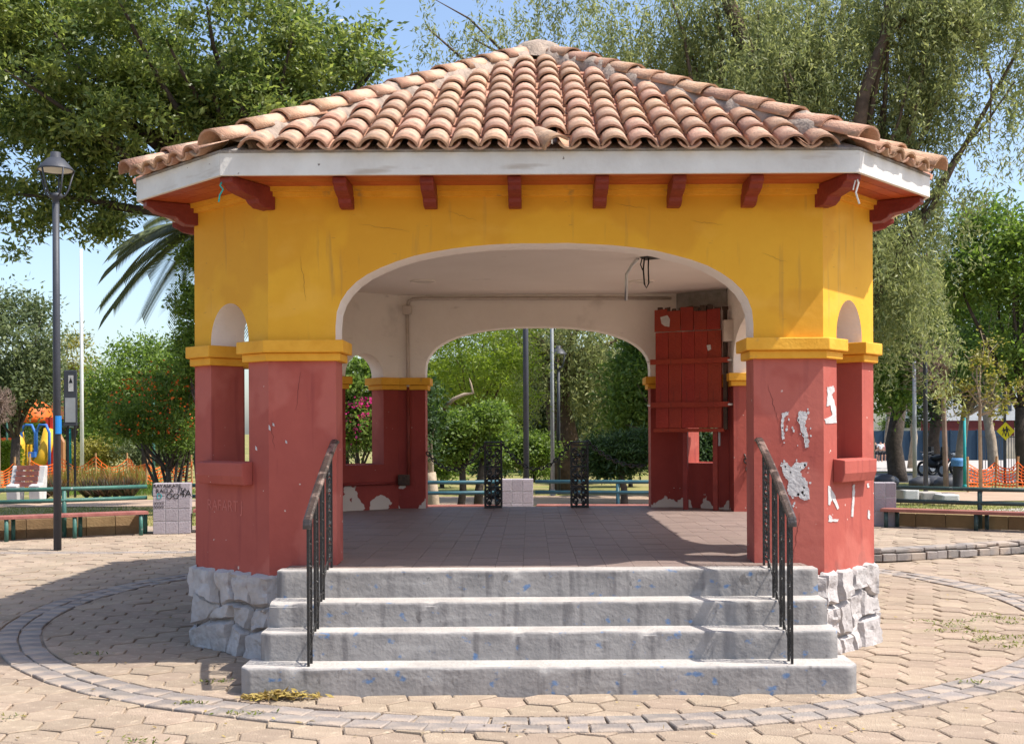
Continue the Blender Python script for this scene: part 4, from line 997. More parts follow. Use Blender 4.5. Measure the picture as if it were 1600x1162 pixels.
pil, f_, d_, n_ = block_pillar(LBP, math.radians(12), 3, 4, 'grey block pillar with black graffiti at the right end of the left bench')
def gtext(body, size, u, z, m='black'):
    o_ = Vector(f_(u, -.0005, z)); e = Vector((d_.x, d_.y, 0)); nn = -Vector((n_.x, n_.y, 0))
    text(body, size, Matrix.Translation(o_+nn*.003) @ frame(e, Vector((0, 0, 1)), nn, Vector((0, 0, 0))), m, pil)
gtext('RAYASRATE', .085, .01, .79); gtext('RALLA', .10, .05, .70); gtext('D', .13, .06, .60, 'teal'); gtext('OO', .13, .22, .60); gtext('4A', .17, .44, .63); gtext('YYYY', .07, .02, .50); gtext('VVVV', .07, .02, .44)
gtext('JTA', .09, .42, .72)
bench((-8.45, 18.25), (LBP[0]-.02, 19.35), 0, 'long red-brown bench with green legs and double back rail left of the graffiti pillar')
block_pillar((-9.08, 17.95, 0), math.radians(28), 3, 4, 'grey block pillar cut by the left edge of the picture')
e2 = f_(.62, 0, 0); bench((e2[0]+.02, e2[1]+.05), (-2.35, 20.35), 0, 'red-brown bench right of the graffiti pillar, mostly hidden by the kiosk', paint='green')
bench((-2.25, 20.38), (-.54, 20.45), 0, 'bench with blue-green rails seen left of the block pillar through the back arch', paint='bluegreen', posts=(.22, .97))
block_pillar((X(783, 20.5)-.01, 20.5, 0), 0, 3, 4, 'plain grey block pillar seen through the back arch', bw=.193)
bench((.10, 20.45), (3.6, 20.1), 0, 'bench with blue-green rails seen right of the block pillar through the back arch', paint='bluegreen', posts=(.41, .98))
block_pillar((X(1366, 18.7), 18.7, .15), math.radians(-12), 2, 3, 'grey block pillar at the left end of the right bench', bw=.17, bh=.235, dep=.36)
bench((5.60, 18.45), (8.0, 17.05), .15, 'red-brown bench with dark green rails right of the kiosk', hs=.30, rails=(.41, .625), paint='darkgreen', posts=(.0, .52,), depth=.33, legs=(.03, .52, .95))
# ------------------------------------------------------------ lamps, poles, signs
def lamp(x, y, zg, label, h=5.75, r=.056, group='park lamps with glass lanterns'):
    o = empty('street_lamp', (x, y, zg), label, 'lamp', group)
    mb = MB(); mb.tube([(x, y, zg-.1), (x, y, zg+h*.55), (x, y, zg+h-.55)], [r, r*.94, r*.85], 14); mb.build('pole', 'pole', o, smooth=True)
    zl = zg+h-.55
    mb = MB(); mb.lathe([(.0, .68), (.07, .68), (.075, .60), (.12, .585), (.25, .44), (.262, .41), (.25, .41), (.115, .55), (0, .56)], (x, y, zl-.02), 18); hd = mb.build('hood', 'pole', o, smooth=True)
    mb = MB(); mb.lathe([(.0, .43), (.235, .43), (.235, .415), (0, .415)], (x, y, zl-.02), 18); mb.build('diffuser', 'whitepole', hd)
    mb = MB(); mb.lathe([(.0, .06), (.09, .05), (.10, .0), (.05, -.03), (.05, -.1)], (x, y, zl), 14); mb.build('hub', 'pole', o, smooth=True)
    for q in range(5):
        a = q*math.pi*2/5+.5; c, s_ = math.cos(a), math.sin(a); mb = MB()
        mb.tube([(x+.06*c, y+.06*s_, zl+.0), (x+.13*c, y+.13*s_, zl+.035), (x+.175*c, y+.175*s_, zl+.12), (x+.25*c, y+.25*s_, zl+.40)], .013, 6)
        mb.build('bracket', 'pole', o, smooth=True)
    return o
lp = lamp(X(89, 17.0), 17.0, 0, 'tall dark grey park lamp beside the left bench with a blue sticker')
mb = MB(); xx = X(89, 17.0)
for k in range(5):
    a0, a1 = -1.5+k*.35, -1.5+(k+1)*.35; q = .0655
    mb.quad([(xx+q*math.cos(a0), 17+q*math.sin(a0), Z(674, 17)), (xx+q*math.cos(a1), 17+q*math.sin(a1), Z(674, 17)), (xx+q*math.cos(a1), 17+q*math.sin(a1), Z(646, 17)), (xx+q*math.cos(a0), 17+q*math.sin(a0), Z(646, 17))])
mb.build('sticker', 'stickerblue', lp)
lamp(X(822, 21.6), 21.6, 0, 'dark grey lamp pole behind the plain block pillar in the back arch')
lamp(X(1446, 27.5), 27.5, gz(27.5), 'dark grey lamp pole behind the right bench', h=5.75)
lamp(X(873, 34), 34, gz(34), 'far park lamp with pale lantern seen through the back arch', h=4.25, r=.05)
def pole(name, px, Y, h, r, m, label, cat='pole'):
    x = X(px, Y); z = gz(Y); mb = MB(); mb.tube([(x, Y, z-.1), (x, Y, z+h*.5), (x, Y, z+h)], [r, r*.9, r*.75], 10)
    mb.lathe([(r*1.5, 0), (r*1.5, .12), (r*1.05, .16)], (x, Y, z), 10); return mb.build(name, m, None, smooth=True, label=label, cat=cat, at=(x, Y, z))
pole('flagpole', 128, 44, 9.0, .075, 'whitepole', 'tall white flagpole on the left beyond the sign')
pole('metal_pole', 863, 33, 6.5, .06, 'greypole', 'thin grey pole left of the far lamp in the back arch')
pole('metal_pole', 1429, 39, 4.2, .075, 'greypole', 'pale grey pole left of the lamp pole behind the right bench')
# info sign on two posts
sg = empty('information_sign', (X(112, 33), 33, gz(33)), 'tall grey information sign on two black posts beside the flagpole', 'sign'); Y = 33; z0 = gz(33)
for px in (106, 117): mb = MB(); mb.tube([(X(px, Y), Y, z0), (X(px, Y), Y, Z(580, Y))], .035, 8); mb.build('post', 'black', sg)
mb = MB(); mb.box(X(101.5, Y), X(122.5, Y), Y-.09, Y-.05, Z(662, Y), Z(575, Y)); mb.build('panel', 'pole', sg, bevel=.02)
mb = MB(); mb.box(X(109, Y), X(117, Y), Y-.096, Y-.0905, Z(608, Y), Z(583, Y)); mb.build('poster', 'whiteconc', sg)
mb = MB(); mb.box(X(104, Y), X(120, Y), Y-.096, Y-.0905, Z(656, Y), Z(618, Y)); mb.build('poster', 'greypole', sg)
mb = MB(); mb.prism([(X(110, Y), Z(595, Y)), (X(116, Y), Z(595, Y)), (X(113, Y), Z(586, Y))], -Y+.0965, -Y+.098, lambda a, b, h: (a, -h, b)); mb.build('print', 'black', sg)
# concrete park bench (left, behind)
cb = empty('concrete_bench', (X(40, 30), 30, gz(30)), 'pale concrete bench with wooden slats behind the left bench', 'bench'); Y = 30; zg = gz(30)
for px in (25, 60):
    mb = MB(); x = X(px, Y); mb.prism([(-.25, 0), (.15, 0), (.25, .95), (.10, .95), (-.05, .5), (-.3, .45)], x-.14, x+.14, lambda a, b, h: (h, Y+a, zg+b)); mb.build('end_support', 'whiteconc', cb, bevel=.02)
for q in range(4):
    mb = MB(); z = zg+.42+q*.14; mb.box(X(25, Y), X(60, Y), Y-.12+q*.05, Y-.08+q*.05, z, z+.12); mb.build('slat', 'seat', cb)
# school crossing sign
Y = 40; x = X(1570, Y); zc = Z(677, Y); ss = empty('crossing_sign', (x, Y, gz(Y)), 'yellow diamond school crossing sign on a post at the right edge', 'sign')
mb = MB(); mb.tube([(x, Y, gz(Y)), (x, Y, Z(640, Y)+.7)], .05, 8); mb.build('post', 'pole', ss)
hd_ = 14.3*Y/F; mb = MB(); mb.prism([(x-hd_, zc), (x, zc-hd_), (x+hd_, zc), (x, zc+hd_)], -Y+.06, -Y+.075, lambda a, b, h: (a, -h, b)); mb.build('plate', 'sign_yellow', ss)
mb = MB()
for q, sc in ((-.055, .75), (.06, 1.0)):
    b = lambda P: mb.prism([(x+q+a*sc, zc+c*sc-.02) for a, c in P], -Y+.0755, -Y+.079, lambda a, b_, h: (a, -h, b_))
    b([(-.03+.03*math.cos(k*math.pi/4), .16+.03*math.sin(k*math.pi/4)) for k in range(8)])
    b([(-.05, -.01), (.03, -.01), (.02, .13), (-.05, .13)]); b([(-.05, -.01), (-.02, -.02), (-.05, -.17), (-.085, -.16)]); b([(0, -.02), (.03, -.01), (.065, -.15), (.04, -.17)]); b([(.02, .12), (.02, .08), (.085, .02), (.095, .045)]); b([(-.05, .12), (-.05, .08), (-.10, .02), (-.115, .045)])
mb.build('pictogram', 'black', ss)
# ------------------------------------------------------------ things of the street on the right
bf = empty('blue_fence', (X(1450, 100), 100, gz(100)), 'long blue metal panel fence across the street', 'fence')
for q in range(11):
    x0 = X(1340, 100)+q*1.15; mb = MB(); mb.box(x0, x0+1.12, 100, 100.06, gz(100), gz(100)+2.6); mb.build('panel', 'blue_fence', bf)
    mb = MB(); mb.box(x0-.04, x0+.02, 99.9, 99.99, gz(100), gz(100)+2.7); mb.build('post', 'blue_fence', bf)
bd = empty('building', (X(1600, 112), 112, gz(112)), 'low pale building with a maroon band behind the street trees', 'building'); zb = gz(112)
mb = MB(); mb.box(38, 90, 112, 123, zb, zb+3.0); mb.build('lower_wall', 'cream_wall', bd)
mb = MB(); mb.box(38, 47, 111.8, 112, zb+2.2, zb+3.7); mb.build('awning', 'maroon', bd)
mb = MB(); mb.box(38, 90, 111.7, 123, zb+3.7, zb+7.2); mb.build('upper_wall', 'white_wall', bd)
for x in (45.5, 48.5, 51.5):
    mb = MB(); mb.box(x, x+1.2, 111.64, 111.698, zb+4.6, zb+6.2); wdw = mb.build('window', 'blue_fence', bd)
    mb = MB(); mb.box(x+.08, x+1.12, 111.60, 111.638, zb+4.7, zb+6.1); mb.build('pane', 'pole', wdw)
vf = empty('railing_fence', (X(1570, 62), 62, gz(62)), 'dark vertical bar railing in front of the pale building', 'fence')
for q in range(40):
    x = X(1535, 62)+q*.14; mb = MB(); mb.box(x, x+.03, 62, 62.03, gz(62), gz(62)+1.9); mb.build('bar', 'pole', vf)
mb = MB(); mb.box(X(1535, 62), X(1535, 62)+5.6, 62.031, 62.06, gz(62)+1.75, gz(62)+1.8); mb.build('rail', 'pole', vf)
def motorbike(px, Y, label, rotz):
    o = empty('motorbike', (X(px, Y), Y, gz(Y)), label, 'motorbike', 'motorbikes parked across the street'); B = wloc(o); c, s_ = math.cos(rotz), math.sin(rotz)
    g = lambda a, b, z: (B.x+c*a-s_*b, B.y+s_*a+c*b, B.z+z)
    for a in (-.68, .68):
        mb = MB(); mb.tube([g(a+.29*math.cos(k*math.pi/8), 0, .32+.29*math.sin(k*math.pi/8)) for k in range(17)], .065, 8, cap=False); wh = mb.build('wheel', 'black', o, smooth=True)
        mb = MB(); mb.tube([g(a, -.06, .32), g(a, .06, .32)], .16, 10); mb.build('rim', 'greypole', wh)
    mb = MB(); mb.tube([g(-.35, 0, .5), g(0, 0, .55), g(.3, 0, .8), g(.45, 0, .85)], [.14, .2, .19, .1], 10); mb.build('body', 'black', o, smooth=True)
    mb = MB(); mb.tube([g(-.75, 0, .88), g(-.35, 0, .82), g(.05, 0, .80)], [.09, .14, .1], 8); mb.build('seat', 'black', o, smooth=True)
    mb = MB(); mb.tube([g(.68, 0, .32), g(.42, 0, 1.0)], .035, 6); mb.build('fork', 'greypole', o)
    mb = MB(); mb.tube([g(.40, -.36, 1.08), g(.45, 0, 1.0), g(.40, .36, 1.08)], .02, 6); mb.build('handlebar', 'pole', o)
    mb = MB(); mb.lathe([(0, -.09), (.08, -.05), (.1, 0), (.08, .05), (0, .09)], g(.58, 0, .92), 8); mb.build('headlight', 'whiteconc', o, smooth=True)
    mb = MB(); mb.box(*sorted((g(-.95, -.1, 0)[0]-.03, g(-.95, .1, 0)[0]+.03)), *sorted((g(-.95, -.1, 0)[1]-.03, g(-.95, .1, 0)[1]+.03)), B.z+.72, B.z+.80); mb.build('tail_light', 'play_red', o)
    mb = MB(); mb.tube([g(-.8, 0, .95), g(-.8, 0, 1.3)], [.2, .17], 8); mb.build('top_box', 'black', o)
motorbike(1457, 50, 'black motorbike with a top box standing left of the teal pole', 1.9)
motorbike(1474, 53, 'dark motorbike parked behind the other one by the street tree', .4)
def blockbox(name, px0, px1, py0, py1, Y, dep, m, label, cat):
    x0, x1, z0, z1 = X(px0, Y), X(px1, Y), Z(py1, Y), Z(py0, Y); mb = MB(); e = .04
    mb.prism([(x0+e, Y), (x1-e, Y), (x1, Y+e), (x1, Y+dep), (x0, Y+dep), (x0, Y+e)], z0, z1); return mb.build(name, m, None, bevel=.03, label=label, cat=cat, at=((x0+x1)/2, Y, z0))
blockbox('concrete_block', 1411, 1437, 768, 786, 27, .6, 'whiteconc', 'white concrete block left of the lamp pole behind the right bench', 'concrete block')
blockbox('concrete_block', 1439, 1472, 772, 786, 27, .6, 'pavement', 'tan concrete block right of the lamp pole behind the right bench', 'concrete block')
blockbox('concrete_block', 1471, 1500, 776, 788, 26.5, .6, 'whiteconc', 'low white concrete block in line with the tan one', 'concrete block')
blockbox('planter_box', 1510, 1562, 737, 755, 41, 1.0, 'whiteconc', 'long grey concrete planter behind the orange netting on the right', 'planter')
dr = empty('cable_drum', (X(1499, 36), 36, gz(36)), 'dark drum draped with blue cloth beside the teal pole', 'drum'); Y = 36
mb = MB(); mb.lathe([(.0, .9), (.17, .9), (.19, .86), (.17, .8), (.17, .1), (.19, .05), (.19, 0)], (X(1497, Y), Y, gz(Y)), 14); mb.build('body', 'pole', dr, smooth=True)
mb = MB(); mb.lathe([(.0, .96), (.20, .96), (.23, .86), (.21, .76), (.225, .72)], (X(1497, Y), Y, gz(Y)), 14); mb.build('cloth', 'cloth_blue', dr, smooth=True)
pole('teal_pole', 1507, 35.5, 2.2, .05, 'teal', 'thin teal pole beside the dark drum on the right')
# boulders along the street
for k, (px, py, Y, r_) in enumerate(((1440, 757, 38, .28), (1462, 758, 38, .3), (1483, 758, 37.5, .33), (1385, 748, 40, .3))):
    mb = MB(); x = X(px, Y); n, m_ = 8, 12
    for a in range(n+1):
        for b in range(m_):
            th, ph = math.pi*a/n, 2*math.pi*b/m_; v = Vector((math.sin(th)*math.cos(ph), math.sin(th)*math.sin(ph), math.cos(th))); q = r_*(1+.25*noise.noise(v*1.7+Vector((k*9, 0, 0))))
            mb.v.append((x+v.x*q*1.5, Y+v.y*q, gz(Y)+v.z*q*.9+.1))
    for a in range(n):
        for b in range(m_): mb.f.append((a*m_+b, (a+1)*m_+b, (a+1)*m_+(b+1) % m_, a*m_+(b+1) % m_)); mb.m.append(0)
    mb.build('boulder', 'pole', None, smooth=True, label=['dark boulder behind the pale grey pole', 'dark boulder right of the lamp pole by the street', 'dark boulder nearest the teal pole', 'dark boulder at the foot of the thick dark trunk'][k], cat='boulder', group='dark boulders along the street', at=(x, Y, gz(Y)))
# orange safety netting
def netting(name, pts, h, label, seedz, mesh=.16):
    o = empty(name, pts[0], label, 'safety net', 'orange safety netting'); mb = MB()
    for (a, b) in zip(pts, pts[1:]):
        a, b = Vector(a), Vector(b); L_ = (b-a).length; n = max(3, int(L_/mesh)); rows = 7; g = []
        for q in range(n+1):
            t = q/n; p = a.lerp(b, t); top = h*(1-.28*math.sin(math.pi*t)+.12*noise.noise(Vector((p.x*2, p.y*2, seedz)))); lo = .06+.08*noise.noise(Vector((p.x*2, 3, seedz)))
            g.append([p+Vector((0, .12*noise.noise(Vector((p.x*3, r_*.8, seedz))), lo+(top-lo)*r_/rows)) for r_ in range(rows+1)])
        for q in range(n+1):
            for r_ in range(rows):
                p, s_ = g[q][r_], g[q][r_+1]; w = Vector((.014, 0, 0)); mb.quad([p-w, p+w, s_+w, s_-w])
                if q < n: p2 = g[q+1][r_+1]; w = Vector((0, 0, .018)); mb.quad([s_-w, p2-w, p2+w, s_+w])
    mb.build('net', 'orange', o)
    for p in pts:
        m2 = MB(); m2.tube([Vector(p)-Vector((0, 0, .1)), Vector(p)+Vector((R(-.06, .06), 0, h+.18))], .035, 6); m2.build('stake', 'orangewood', o)
gp = lambda px, Y: (X(px, Y), Y, gz(Y))
netting('safety_net', [gp(1512, 34), gp(1555, 35), gp(1588, 34), gp(1640, 34)], .85, 'sagging orange safety netting on stakes at the right edge', 1)
netting('safety_net', [gp(-20, 38), gp(22, 38.5), gp(48, 38)], .95, 'orange safety netting at the left edge in front of the clipped bush', 2)
netting('safety_net', [gp(48, 41), gp(95, 42), gp(150, 41.5), gp(200, 42), gp(236, 40)], 1.05, 'long orange safety netting behind the flower bed on the left', 3)
netting('safety_net', [gp(228, 36), gp(262, 37), gp(300, 37)], 1.0, 'bunched orange safety netting under the orange-flowered shrub', 4)
# people
def person(px, Y, h, shirt, legs, label):
    x, z = X(px, Y), gz(Y); k = h/1.75
    o = empty('person', (x, Y, z), label, 'person', 'people walking across the street')
    V = [(0, 0, .92), (0, 0, 1.15), (0, 0, 1.42), (0, 0, 1.52), (0, -.01, 1.64), (.19, 0, 1.40), (.24, -.03, 1.13), (.22, -.12, .9), (-.19, 0, 1.40), (-.24, .03, 1.13), (-.23, -.03, .88),
         (.09, 0, .86), (.10, -.08, .48), (.10, .02, .08), (.10, -.12, .04), (-.09, 0, .86), (-.10, .06, .48), (-.10, .16, .10), (-.10, .04, .04)]
    E = [(0, 1), (1, 2), (2, 3), (3, 4), (2, 5), (5, 6), (6, 7), (2, 8), (8, 9), (9, 10), (0, 11), (11, 12), (12, 13), (13, 14), (0, 15), (15, 16), (16, 17), (17, 18)]
    Rr = [.14, .135, .15, .055, .105, .065, .045, .035, .065, .045, .035, .095, .065, .045, .035, .095, .065, .045, .035]
    def skin(name, V, E, Rr, m):
        me = bpy.data.meshes.new(name); me.from_pydata([(a*k, b*k, c*k) for a, b, c in V], E, []); me.materials.append(M[m])
        q = bpy.data.objects.new(name, me); COL.objects.link(q); q.parent = o
        q.modifiers.new('skin', 'SKIN'); ly = me.skin_vertices[0].data if me.skin_vertices else None
        if ly:
            for i, r_ in enumerate(Rr): ly[i].radius = (r_*k, r_*k)
            ly[0].use_root = True
        sb = q.modifiers.new('sub', 'SUBSURF'); sb.levels = sb.render_levels = 1; q.modifiers['skin'].use_smooth_shade = True
    skin('body', V, E, Rr, 'skin')
    skin('shirt', [(0, 0, .95), (0, 0, 1.18), (0, 0, 1.43), (.2, 0, 1.41), (.245, -.03, 1.2), (-.2, 0, 1.41), (-.245, .03, 1.2)], [(0, 1), (1, 2), (2, 3), (3, 4), (2, 5), (5, 6)], [.165, .16, .17, .085, .07, .085, .07], shirt)
    skin('shorts', [(0, 0, .92), (.095, 0, .84), (.10, -.06, .55), (-.095, 0, .84), (-.10, .04, .55)], [(0, 1), (1, 2), (0, 3), (3, 4)], [.16, .115, .095, .115, .095], legs)
    skin('hair', [(0, .02, 1.64), (0, .01, 1.71)], [(0, 1)], [.11, .10], 'black')
person(1375.5, 92, 1.72, 'shirt', 'shorts', 'person in a white shirt and black shorts walking by the street')
person(1381, 97, 1.66, 'pinkshirt', 'shorts', 'person in a pinkish top walking behind the one in white')
person(1367.5, 94, 1.70, 'shorts', 'shorts', 'person in dark clothes at the edge of the kiosk wall')
# playground on the left
pg = empty('playground_frame', (X(45, 55), 55, gz(55)), 'play structure with blue arches, yellow slide and orange roof', 'play structure'); Y = 55; zg = gz(Y)
for px0, px1 in ((33, 55), (57, 77)):
    w = X(px1, Y)-X(px0, Y); x0 = X(px0, Y); h = Z(660, Y)-zg
    mb = MB(); mb.tube([(x0, Y, zg), (x0, Y, zg+h*.85), (x0+w*.25, Y, zg+h), (x0+w*.75, Y, zg+h), (x0+w, Y, zg+h*.85), (x0+w, Y, zg)], .07, 8); mb.build('arch', 'play_blue', pg, smooth=True)
for px in (36, 41): mb = MB(); x = X(px, Y); mb.tube([(x, Y+.5, zg), (x, Y+.5, zg+1.6)], .07, 8); mb.build('yellow_post', 'play_yellow', pg)
mb = MB(); mb.tube([(X(15, Y), Y+.3, zg+2.2), (X(24, Y), Y+.2, zg+2.25), (X(30, Y), Y, zg+1.6), (X(33, Y), Y-.3, zg+.3)], .28, 10); mb.build('slide', 'play_yellow', pg, smooth=True)
mb = MB(); mb.tube([(X(70, Y), Y+.6, zg+2.3), (X(66, Y), Y+.3, zg+1.3), (X(60, Y), Y, zg+.6)], .3, 10); mb.build('tube_slide', 'play_yellow', pg, smooth=True)
mb = MB(); mb.box(X(48, Y), X(58, Y), Y-.3, Y+.3, zg+1.0, zg+1.25); mb.build('deck', 'play_blue', pg)
for px in (66, 71): mb = MB(); x = X(px, Y); mb.box(x-.1, x+.1, Y+.6, Y+.8, zg, zg+2.9); mb.build('red_column', 'play_red', pg)
mb = MB(); x = X(52, Y); mb.lathe([(.0, 1.15), (.35, 1.1), (.8, .75), (.95, .3), (1.0, 0), (.9, 0)], (X(52, 57), 57, Z(656, 57)), 16); mb.build('dome_roof', 'orange', pg, smooth=True)
mb = MB(); mb.prism([(X(62, 57), Z(656, 57)), (X(100, 57), Z(650, 57)), (X(100, 57), Z(622, 57)), (X(78, 57), Z(626, 57))], -58, -57.2, lambda a, b, h: (a, -h, b)); mb.build('pitched_roof', 'play_brown', pg)
mb = MB(); mb.box(X(62, 57), X(100, 57), 57.3, 58.5, Z(664, 57), Z(655, 57)); mb.build('beam', 'darkgreen', pg)
for px in (26, 62, 80, 98): mb = MB(); x = X(px, 57); mb.tube([(x, 57.6, zg), (x, 57.6, Z(658, 57))], .09, 8); mb.build('roof_post', 'darkbark', pg)
for q in range(5): mb = MB(); x = X(2+q*6, 60); mb.box(x, x+.15, 60, 60.1, Z(702, 60), Z(680, 60)); mb.build('red_panel', 'play_red', pg)
mb = MB(); mb.prism([(X(84, 56), zg), (X(97, 56), zg), (X(97, 56), zg+1.7), (X(90, 56), zg+2.1), (X(84, 56), zg+1.5)], -56.4, -56.1, lambda a, b, h: (a, -h, b)); mb.build('climbing_wall', 'play_brown', pg)
pole('green_pole', 11, 48, 3.6, .05, 'green', 'thin green pole at the left edge beside the clipped bush')
pole('teal_post', 109, 52, 2.3, .08, 'teal', 'short teal playground post behind the sign')
pole('green_pole', 240, 34, 2.9, .045, 'green', 'green pole under the orange-flowered shrub')
# ------------------------------------------------------------ vegetation
def el(px, py, Y, rx, rz, ry=None): return (X(px, Y), Y, Z(py, Y), rx*Y/F, (ry if ry else rx*.8)*Y/F if ry is None else ry, rz*Y/F)
# big broad-leaved tree behind the kiosk, left
Y = 23
tree('broadleaf_tree', 'huge dark green leafy tree behind the left half of the roof', (X(440, 24), 24, 0), (X(430, 24), 24, 6.4), .34,
     [el(120, 110, Y, 190, 130, 2.6), el(330, 60, Y, 190, 130, 2.8), el(60, 240, Y, 130, 75, 1.8), el(430, 185, Y, 130, 110, 2.0), el(515, 120, Y, 85, 75, 1.2), el(30, 0, Y, 150, 110, 2.4), el(250, 200, Y, 160, 100, 2.4),
      el(150, 310, Y, 60, 60, 1.0), el(30, 330, Y, 70, 40, 1.0), el(170, 375, Y, 32, 30, .6), el(20, 385, Y, 30, 22, .5), el(560, 75, Y, 55, 45, .8)],
     860, 125, .40, .135, .052, 'leaf_dark', 'darkbark', 30, hollow=.5)
# pepper trees with weeping foliage
def pepper(name, label, base, fork, r0, ells, ncl, strands, per, extra_limbs=(), leaf='leaf_pepper', length=1.5, L=.13, Wd=.034, spread=.55):
    root = empty(name, base, label, 'tree', 'weeping pepper trees'); b, f = Vector(base), Vector(fork); cl = blobs(ells, ncl, .3); lim = []
    for i in RNG.choice(ncl, min(26, ncl), replace=False): lim.append((b.lerp(f, R(.75, 1)), Vector(cl[i]), r0*R(.25, .5), .02))
    trunk(root, [([b-Vector((0, 0, .2)), b.lerp(f, .3)+Vector((.08, 0, 0)), b.lerp(f, .65)+Vector((-.1, 0, 0)), f], [r0*1.3, r0*1.05, r0*.9, r0*.7])]+list(extra_limbs), lim, 'bark')
    tops = np.repeat(cl, strands, 0)+RNG.normal(size=(ncl*strands, 3))*np.array([spread, spread, .35])
    weeping('crown', tops, length, per, L, Wd, leaf, root)
    return root
Y = 27
q = Y-1.0; T2 = [(X(1340, Y), Y, 3.5), (X(1334, q), q, Z(260, q)), (X(1352, q), q, Z(150, q)), (X(1385, q), q, Z(60, q)), (X(1400, q), q, Z(-60, q))]
pepper('pepper_tree', 'weeping pepper tree with the forked dark trunk above the right end of the roof', (X(1340, Y), Y, gz(Y)), (X(1340, Y), Y, 5.0), .30,
       [el(1330, 90, Y, 190, 130, 2.2), el(1430, 160, Y, 80, 120, 1.6), el(1420, 10, Y, 120, 80, 2.0), el(1540, -40, Y, 80, 60, 1.6), el(1240, 160, Y, 80, 60, 1.2), el(1440, 300, Y, 90, 70, 1.2), el(1575, 70, Y, 42, 130, 1.2), el(1395, 360, 26, 50, 60, 1.0), el(1590, 210, Y, 22, 40, .6), el(1420, 420, 26, 70, 70, 1.0), el(1475, 470, 26, 60, 50, 1.0), el(1390, 480, 26, 45, 60, .8)],
       128, 20, 36, [(T2, [.26, .19, .15, .11, .07]), ([(X(1480, q), q, Z(20, q)), (X(1530, q), q, Z(70, q)), (X(1552, q), q, Z(130, q)), (X(1548, q), q, Z(230, q))], [.055, .045, .028, .01]), ([(X(1385, q), q, Z(60, q)), (X(1440, q), q, Z(10, q)), (X(1490, q), q, Z(25, q))], [.12, .1, .09])], length=1.35, L=.135, Wd=.034, spread=.27)
Y = 29
q = Y-1.0; T1 = [(X(1195, Y), Y, 4.5), (X(1188, q), q, Z(180, q)), (X(1172, q), q, Z(90, q)), (X(1140, q), q, Z(0, q)), (X(1120, q), q, Z(-70, q))]
pepper('pepper_tree', 'weeping pepper tree whose trunk rises above the middle right of the roof', (X(1200, Y), Y, gz(Y)), (X(1195, Y), Y, 5.0), .42,
       [el(1010, 50, Y, 120, 65, 1.8), el(1120, 60, Y, 130, 110, 2.0), el(1230, 40, Y, 120, 90, 2.0), el(880, 10, Y, 120, 40, 1.5), el(1150, 130, Y, 60, 60, 1.0), el(690, 30, Y, 50, 34, .8), el(740, 50, Y, 40, 26, .7), el(780, 15, Y, 80, 28, 1.0)],
       80, 19, 34, [(T1, [.36, .25, .21, .16, .11]), ([(X(1185, Y), Y, 7.4), (X(1080, Y), Y+.3, 9.4), (X(960, Y), Y+.5, 10.2), (X(800, Y), Y+.4, 11.2), (X(740, Y), Y, 11.6)], [.17, .12, .09, .05, .012]),
                    ([(X(800, Y), Y+.4, 11.2), (X(735, Y), Y+.3, 12.2), (X(680, Y), Y, 12.6)], [.04, .025, .008]), ([(X(1195, Y), Y, 8), (X(1290, Y), Y, 10.2), (X(1330, Y), Y, 13)], [.16, .11, .06])], length=1.15, L=.135, Wd=.034, spread=.27)
Y = 36
pepper('pepper_tree', 'weeping pepper tree with thick leaning trunk seen through the back arch', (X(885, Y), Y, gz(Y)), (X(872, Y), Y, 4.0), .45,
       [el(930, 560, Y, 90, 50, 1.6), el(880, 500, Y, 110, 60, 1.8), el(965, 610, Y, 45, 30, .8), el(830, 540, Y, 45, 50, .8)], 120, 9, 22, length=1.7, L=.16, Wd=.045)
# trees and shrubs through the back arch
tree('feathery_tree', 'lime green feathery tree seen in the left half of the back arch', (X(770, 31), 31, gz(31)), (X(760, 31), 31, 2.2), .14,
     [el(740, 560, 29, 85, 60, 1.2), el(800, 535, 29, 50, 60, .8), el(690, 560, 29, 40, 40, .8), el(700, 600, 31, 60, 40, 1.0), el(760, 630, 31, 70, 40, 1.0), el(720, 500, 31, 80, 40, 1)], 230, 110, .5, .13, .028, 'leaf_lime', nlimb=16)
t_ = tree('small_tree', 'small dark leafy tree with two stems and a bare crooked branch in the back arch', (X(718, 24), 24, gz(24)), (X(722, 24), 24, 1.0), .08,
          [el(692, 655, 24, 26, 26, .5), el(735, 668, 24, 30, 24, .5), el(770, 650, 24, 20, 26, .4), el(712, 700, 24, 26, 18, .4), el(682, 705, 24, 18, 16, .3), el(770, 700, 24, 20, 14, .3)], 105, 100, .26, .085, .045, 'leaf_mid', 'darkbark', nlimb=12)
mb = MB(); mb.tube([(X(745, 24), 24.1, -.1), (X(748, 24), 24.1, .5), (X(755, 24), 24.1, 1.2)], [.11, .09, .06], 8); mb.build('second_stem', 'darkbark', t_, smooth=True)
mb = MB(); mb.tube([(X(695, 24), 23.5, Z(640, 24)), (X(712, 24), 23.4, Z(624, 24)), (X(728, 24), 23.4, Z(617, 24)), (X(742, 24), 23.4, Z(615, 24)), (X(738, 24), 23.4, Z(600, 24)), (X(736, 24), 23.4, Z(593, 24)), (X(739, 24), 23.4, Z(600, 24))], [.05, .04, .035, .03, .022, .018, .01], 7); mb.build('bare_branch', 'palebark', t_, smooth=True)
tree('bent_tree', 'pale twisted trunk and shrub at the left jamb of the back arch', (X(677, 23), 23, 0), (X(673, 23), 23, .9), .12, [el(655, 640, 23, 40, 50, .6), el(650, 690, 23, 30, 30, .5)], 60, 90, .3, .09, .05, 'leaf_deep', 'palebark', nlimb=6)
